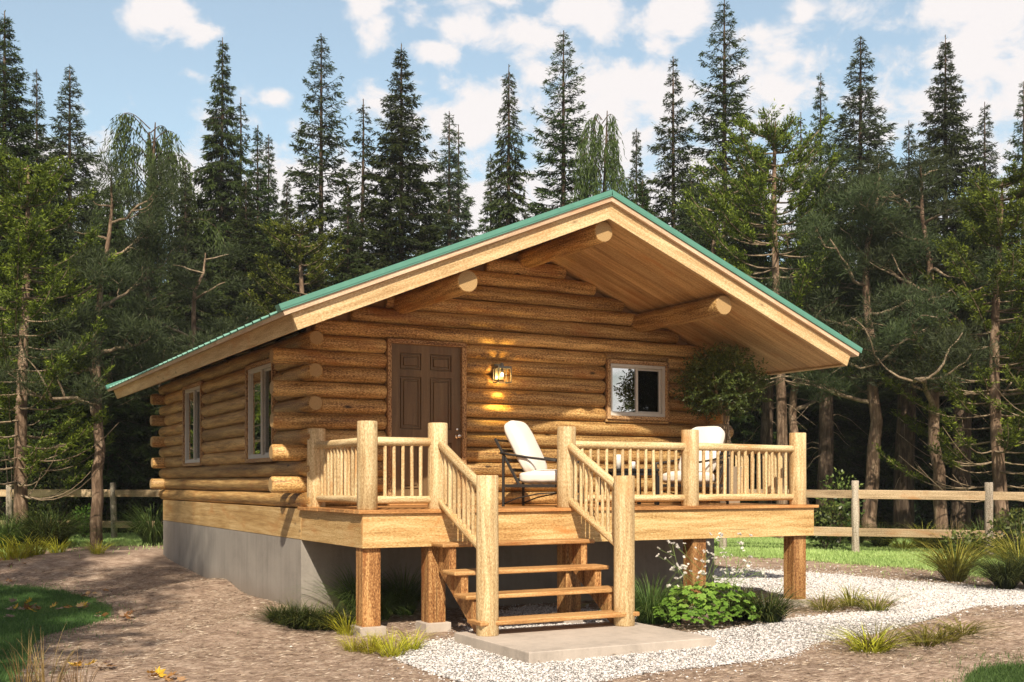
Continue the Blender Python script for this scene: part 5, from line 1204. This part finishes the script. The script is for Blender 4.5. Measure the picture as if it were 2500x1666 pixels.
for i, (k, u, v, s) in enumerate([('big', 2040, 1325, .85), ('bigdark', 2000, 1322, .8), ('bigdark', 2150, 1340, .8), ('olive', 2205, 1345, 1.3), ('big', 2255, 1343, .7), ('bigdark', 2290, 1345, .8), ('bigreen', 2400, 1350, .9), ('bigdark', 2440, 1345, 1.0), ('bigreen', 2490, 1345, 1.1), ('stalk', 2430, 1338, 1.5), ('stalk', 2480, 1335, 1.6), ('stalk', 2340, 1338, 1.3), ('bigdark', 2090, 1332, .6), ('big', 1990, 1318, .6)]):
    grass(k, u, v, s, ['tall green gold grass at the fence beside the porch', 'dark grass behind the porch corner at the fence', 'dark grass by the right fence, between its posts', 'low gold grass at the foot of the right fence', 'small gold grass by the lower fence rail', 'dark grass left of the second right fence post', 'green grass left of the second right fence post', 'dark grass in front of the second right fence post', 'green grass at the fence by the right edge', 'tall dry stalks before the second right fence post', 'tall dry stalks at the fence by the right edge', 'arching dry stalks in front of the right fence', 'low dark grass under the first right fence post', 'small gold grass at the porch end of the fence'][i], 'grasses along the right fence')
for i, (k, u, v, s) in enumerate([('olive', 2140, 1588, .95), ('yellow', 2118, 1592, .8), ('olive', 2258, 1574, .8), ('olive', 2300, 1566, .7), ('olive', 2350, 1560, .6)]): grass(k, u, v, s, ['olive grass tuft on the mulch mound right of the path', 'yellow grass tuft on the mulch mound right of the path', 'sparse olive tuft, middle of the mulch mound', 'thin olive tuft right of the middle of the mound', 'faint olive tuft nearest the right edge of the mound'][i], 'sparse tufts on the right mulch mound', sq=1.5 if i else 1.3)
for i, (k, u, v, s) in enumerate([('yellow', 52, 1364, 1.5), ('yellow', 20, 1366, 1.3), ('yellow', 88, 1362, 1.2), ('yellow', 140, 1350, 1.1), ('yellow', 238, 1352, .9), ('bigreen', 18, 1345, 1.1), ('bigdark', 110, 1340, 1.2), ('bigdark', 60, 1335, 1.1), ('bigreen', 140, 1335, 1.1), ('bigreen', 372, 1332, 1.25), ('stalk', 110, 1690, 1.0), ('stalk', 190, 1700, .8), ('stalk', 60, 1680, .9)]):
    grass(k, u, v, s, ['yellow grass around the foot of the far left tree', 'yellow grass left of the far left tree', 'yellow grass right of the far left tree', 'yellow grass between the two left trees', 'small yellow tuft at the foot of the crooked pine', 'green grass clump at the left edge by the fence', 'dark grass clump right of the far left tree', 'dark grass behind the far left tree', 'green grass clump by the left fence rail', 'round green grass clump beside the back corner of the cabin', 'brown dry stalks in the lower left corner', 'brown dry stalks beside the golden leaves', 'brown dry stalks at the lower left edge'][i], 'grasses on the left')
def leafbush(name, u, g, w, h, n, mat, label, lw=.05, group=None, z0=0.0):
    r = np.random.default_rng(int(u)); B = Blades(int(u)); q = unit(r.normal(size=(n, 3)))*r.random((n, 1))**.45; P = q*np.array([w, w, h/2])+np.array([0, 0, h/2+z0]); B.add(P, r.normal(0, .6, (n, 3))+q*.6+np.array([0, 0, .2]), r.uniform(.06, .11, n), lw, .3+.4*q[:, 2]+r.normal(0, .2, n))
    lines = [(np.array([[0, 0, 0], [rr_[0]*w*.3, rr_[1]*w*.3, h*.35], [rr_[0]*w*.6, rr_[1]*w*.6, h*.75]]), .008) for rr_ in r.normal(0, .7, (8, 2))]
    x, y = at(u, g); return thing(name, (tubes('stems', lines, M['bark'], 4), B.mesh('leaves', mat)), (x, y, float(hgt(x, y))), 0, 1, label, 'shrub', group)
leafbush('shrub', 165, 26.6, .55, 1.9, 900, M['olive'], 'leafy shrub climbing behind the left fence', group='leafy shrubs at the fences'); leafbush('shrub', 205, 25.4, .30, .8, 380, M['leafy'], 'small bright leafy shrub in front of the left lower rail', group='leafy shrubs at the fences')
leafbush('shrub', 110, 27.4, .6, 1.2, 700, M['olive'], 'dark leafy shrub behind the far left tree', group='leafy shrubs at the fences'); leafbush('shrub', 2015, 22.6, .40, 1.0, 800, M['olive'], 'small leafed shrub at the fence beside the porch', group='leafy shrubs at the fences')
leafbush('shrub', 2050, 23.4, .5, 1.6, 700, M['olive'], 'thin leafy shrub behind the right fence', group='leafy shrubs at the fences'); leafbush('shrub', 2360, 21.2, .5, .55, 500, M['olive'], 'low leafy plant before the right lower rail', group='leafy shrubs at the fences')
leafbush('shrub', 2480, 20.8, .5, 1.0, 700, M['olive'], 'grey leafy plant with seed heads at the right edge', group='leafy shrubs at the fences')

# white flowering plant beside the stairs
fx, fy = gp(1730, 1530); fl = empty('flowering_plant', (fx, fy, float(hgt(fx, fy))), 'white flowering perennial with bright lobed leaves right of the stairs', 'flowering plant')
r = np.random.default_rng(31); V = []; F = []; T = []; lob = [(-1.9, .55), (-1.0, .85), (0, 1.0), (1.0, .85), (1.9, .55)]; nl = 460
for k in range(nl):
    a = r.uniform(0, 6.28); rad = .60*r.random()**.55; h = .04+.48*math.sqrt(max(0, 1-(rad/.64)**2))*r.uniform(.25, 1.0)
    c = np.array([math.cos(a)*rad*1.05, math.sin(a)*rad*.70, h]); s = r.uniform(.036, .074); hd = a+r.normal(0, .7); tilt = r.uniform(.15, .9)
    fwd = np.array([math.cos(hd)*math.cos(tilt), math.sin(hd)*math.cos(tilt), -math.sin(tilt)*.8]); sd_ = np.array([-math.sin(hd), math.cos(hd), r.normal(0, .25)]); nz_ = np.cross(fwd, sd_)
    t = np.clip(.45+.5*(h/.4-.5)+r.normal(0, .15), 0, 1)
    for an_, ll in lob:
        d = fwd*math.cos(an_*.62)+sd_*math.sin(an_*.62); q = np.cross(nz_, d); L_ = s*ll*1.3; o_ = len(V)
        V += [c, c+d*L_*.55+q*L_*.30+nz_*.004, c+d*L_*.95+q*L_*.16, c+d*L_, c+d*L_*.95-q*L_*.16, c+d*L_*.55-q*L_*.30+nz_*.004]; F += [[o_, o_+1, o_+2, o_+3], [o_, o_+3, o_+4, o_+5]]; T += [t, t-.05]
o = bpy.data.objects.new('leaves', np_mesh('leaves', np.array(V), np.array(F), M['leafy'], np.array(T))); COL.objects.link(o); o.parent = fl
pet = Blades(5); n = 22; a = np.arange(n)*2.4; pet.add(np.zeros((n, 3))+np.array([0, 0, .002]), np.stack([np.cos(a), np.sin(a), .25+.5*(np.arange(n) % 3)/2], 1), .023, .009, r.uniform(.4, 1, n)); PET = pet.mesh('flower', M['petal'])
lines = []
heads = []
for k in range(26):
    a = r.uniform(0, 6.28); b0 = np.array([math.cos(a)*.25, math.sin(a)*.2, .1]); left = r.random() < .45
    top = np.array([r.uniform(-.62, -.12) if left else r.uniform(0, .78), r.uniform(-.25, .25), r.uniform(.50, .90 if left else 1.02)]); mid = (b0+top)/2+r.normal(0, .03, 3)+np.array([0, 0, .05])
    lines.append((np.array([b0, mid, top]), .0026)); heads.append(top)
    for j in range(3):
        q = top+np.array([r.normal(0, .07), r.normal(0, .06), r.uniform(-.12, .05)]); lines.append((np.array([mid*.35+top*.65, q*.6+mid*.15+top*.25, q]), .0016)); heads.append(q)
o = bpy.data.objects.new('stems', tubes('stems', lines, M['stem'], 4)); COL.objects.link(o); o.parent = fl
for q in heads[:99]:
    o = bpy.data.objects.new('flower', PET); COL.objects.link(o); o.parent = fl; o.location = q; o.rotation_euler = (r.normal(0, .6), r.normal(0, .6), r.uniform(0, 6)); s = r.uniform(.8, 1.45); o.scale = (s, s, s)

# potted tree on the porch
pt = empty('potted_tree', (5.62, 1.32, DT), 'round headed leafy tree in a grey planter at the right end of the porch', 'potted tree')
mb = MB(); n = 4
for z0, z1, a0, a1, in ((0, .50, .115, .145),):
    b = len(mb.v)
    for z, a in ((z0, a0), (z1, a1), (z1, a1-.018), (z1-.05, a1-.02)):
        for sx, sy in ((-1, -1), (1, -1), (1, 1), (-1, 1)): mb.v.append((sx*a+.16, sy*a, z))
    mb.face((b+3, b+2, b+1, b), [(0, 0)]*4, .5)
    for ring in range(3):
        for i in range(4): j = (i+1) % 4; mb.face((b+ring*4+i, b+ring*4+j, b+ring*4+4+j, b+ring*4+4+i), [(0, 0)]*4, .5)
    mb.face((b+12, b+13, b+14, b+15), [(0, 0)]*4, .5)
mb.build('planter', M['pot'], pt, 0.004)
r = np.random.default_rng(44); lines = []
for k in range(5):
    a = k*1.257; s = np.linspace(0, 1, 12); R_ = .022+.012*(k % 2); P = np.stack([.16+np.cos(a+s*5)*R_*(1+s*.6)-.05*s+(.28*(np.clip(s-.72, 0, 1)*3.2)*math.cos(a)), np.sin(a+s*5)*R_*(1+s*.6)+(.28*(np.clip(s-.72, 0, 1)*3.2)*math.sin(a)), .44+s*1.05], 1); lines.append((P, np.linspace(.016, .009, 12)))
    for j in range(7):
        q = P[-1-j % 3]; d = unit(np.array([[math.cos(a+r.normal(0, .7)), math.sin(a+r.normal(0, .7)), r.uniform(.2, 1.2)]]))[0]; L_ = r.uniform(.25, .55); lines.append((np.array([q, q+d*L_*.5+r.normal(0, .02, 3), q+d*L_]), np.array([.007, .005, .003])))
o = bpy.data.objects.new('trunk', tubes('trunk', lines, M['twig'], 7)); COL.objects.link(o); o.parent = pt
B = Blades(45); cc = np.array([.04, 0, 1.60])
for k in range(1200):
    q = unit(r.normal(size=(1, 3)))[0]*r.random()**.40; 
    if q[2] < -.75: continue
    sh = 1+.10*math.sin(q[0]*7+q[2]*5); c = cc+q*np.array([.54, .50, .44])*sh; d = unit((q+r.normal(0, .5, 3)+np.array([0, 0, .25]))[None])[0]; n = 15; f = np.linspace(0, .16, n)[:, None]
    P = c+d*f; B.add(P, d*.6+r.normal(0, .8, (n, 3)), r.uniform(.035, .060, n), .017, .35+.3*q[2]+r.normal(0, .2, n))
o = bpy.data.objects.new('crown', B.mesh('crown', M['olive'])); COL.objects.link(o); o.parent = pt

# fallen maple leaves, each its own object
def leafmesh(mat, seed):
    r = np.random.default_rng(seed); ang = [0, 22, 38, 60, 78, 105, 130, 165]; rad = [1.0, .52, .88, .42, .74, .36, .45, .18]; pts = [(math.cos(R(a))*q, math.sin(R(a))*q) for a, q in zip(ang, rad)]
    pts = pts+[(x, -y) for x, y in pts[:0:-1]]; V = [(0, 0, 0)]+[(x*.048, y*.048, .010*(x*x*1.2+y*y*.9)+r.normal(0, .0025)) for x, y in pts]; n = len(pts)
    F = [[0, 1+i, 1+(i+1) % n] for i in range(n)]; return np_mesh('maple_leaf', np.array(V), np.array(F), M[mat], np.full(n, r.uniform(.2, .9)))
LMs = {k: [leafmesh(k, s) for s in range(4)] for k in ('dryleaf', 'goldleaf', 'greyleaf')}
CL = [(0, 62, 1404, 1428, 12, ('dryleaf', 'greyleaf'), 'brown maple leaf on the mulch at the far left edge'), (180, 282, 1455, 1466, 9, ('dryleaf', 'greyleaf'), 'brown maple leaf on the back rim of the left lawn'),
 (34, 134, 1476, 1502, 17, ('dryleaf', 'greyleaf', 'goldleaf'), 'dry maple leaf in the big cluster on the left lawn'), (141, 214, 1480, 1499, 8, ('dryleaf', 'goldleaf', 'greyleaf'), 'dry maple leaf right of the big lawn cluster'),
 (5, 28, 1495, 1520, 4, ('greyleaf',), 'pale leaf on the lawn at the left edge'), (226, 328, 1506, 1521, 11, ('greyleaf', 'dryleaf'), 'grey brown leaf on the tip of the left lawn'),
 (165, 226, 1625, 1637, 6, ('goldleaf', 'greyleaf'), 'golden leaf on the mulch near the lower left corner'), (237, 298, 1627, 1641, 7, ('dryleaf', 'greyleaf'), 'dark brown leaf right of the golden leaves'), (350, 470, 1650, 1664, 7, ('goldleaf', 'dryleaf'), 'golden leaf on the mulch nearest the camera')]
rl = random.Random(3)
for x0, x1, y0, y1, n, ms, lab in CL:
    for k in range(n):
        x, y = gp(rl.uniform(x0, x1), rl.uniform(y0, y1)); mk = rl.choice(ms); o = bpy.data.objects.new('maple_leaf', rl.choice(LMs[mk])); COL.objects.link(o); o.location = (x, y, float(hgt(x, y))+(.055 if 'lawn' in lab else .022)+rl.uniform(0, .02)); o.rotation_euler = (rl.gauss(0, .35), rl.gauss(0, .35), rl.uniform(0, 6.28)); s = rl.uniform(1.25, 1.9); o.scale = (s, s, s); tag(o, lab, 'fallen leaf', 'fallen maple leaves')

# ------------------------------------------------------------------ the slightly misty air of the clearing
hm = bpy.data.materials.new('haze'); hm.use_nodes = True; N_ = hm.node_tree.nodes; N_.clear()
pv = N_.new('ShaderNodeVolumePrincipled'); pv.inputs['Density'].default_value = HAZE; pv.inputs['Color'].default_value = (0.93, 0.95, 1.0, 1); pv.inputs['Anisotropy'].default_value = 0.2
mo = N_.new('ShaderNodeOutputMaterial'); hm.node_tree.links.new(pv.outputs[0], mo.inputs['Volume'])
if HAZE > 0:
    mb = MB(); box(mb, (-1900, -1900, -2.0), (1900, 1900, 20.5)); hz = mb.build('haze', hm); tag(hz, kind='stuff')
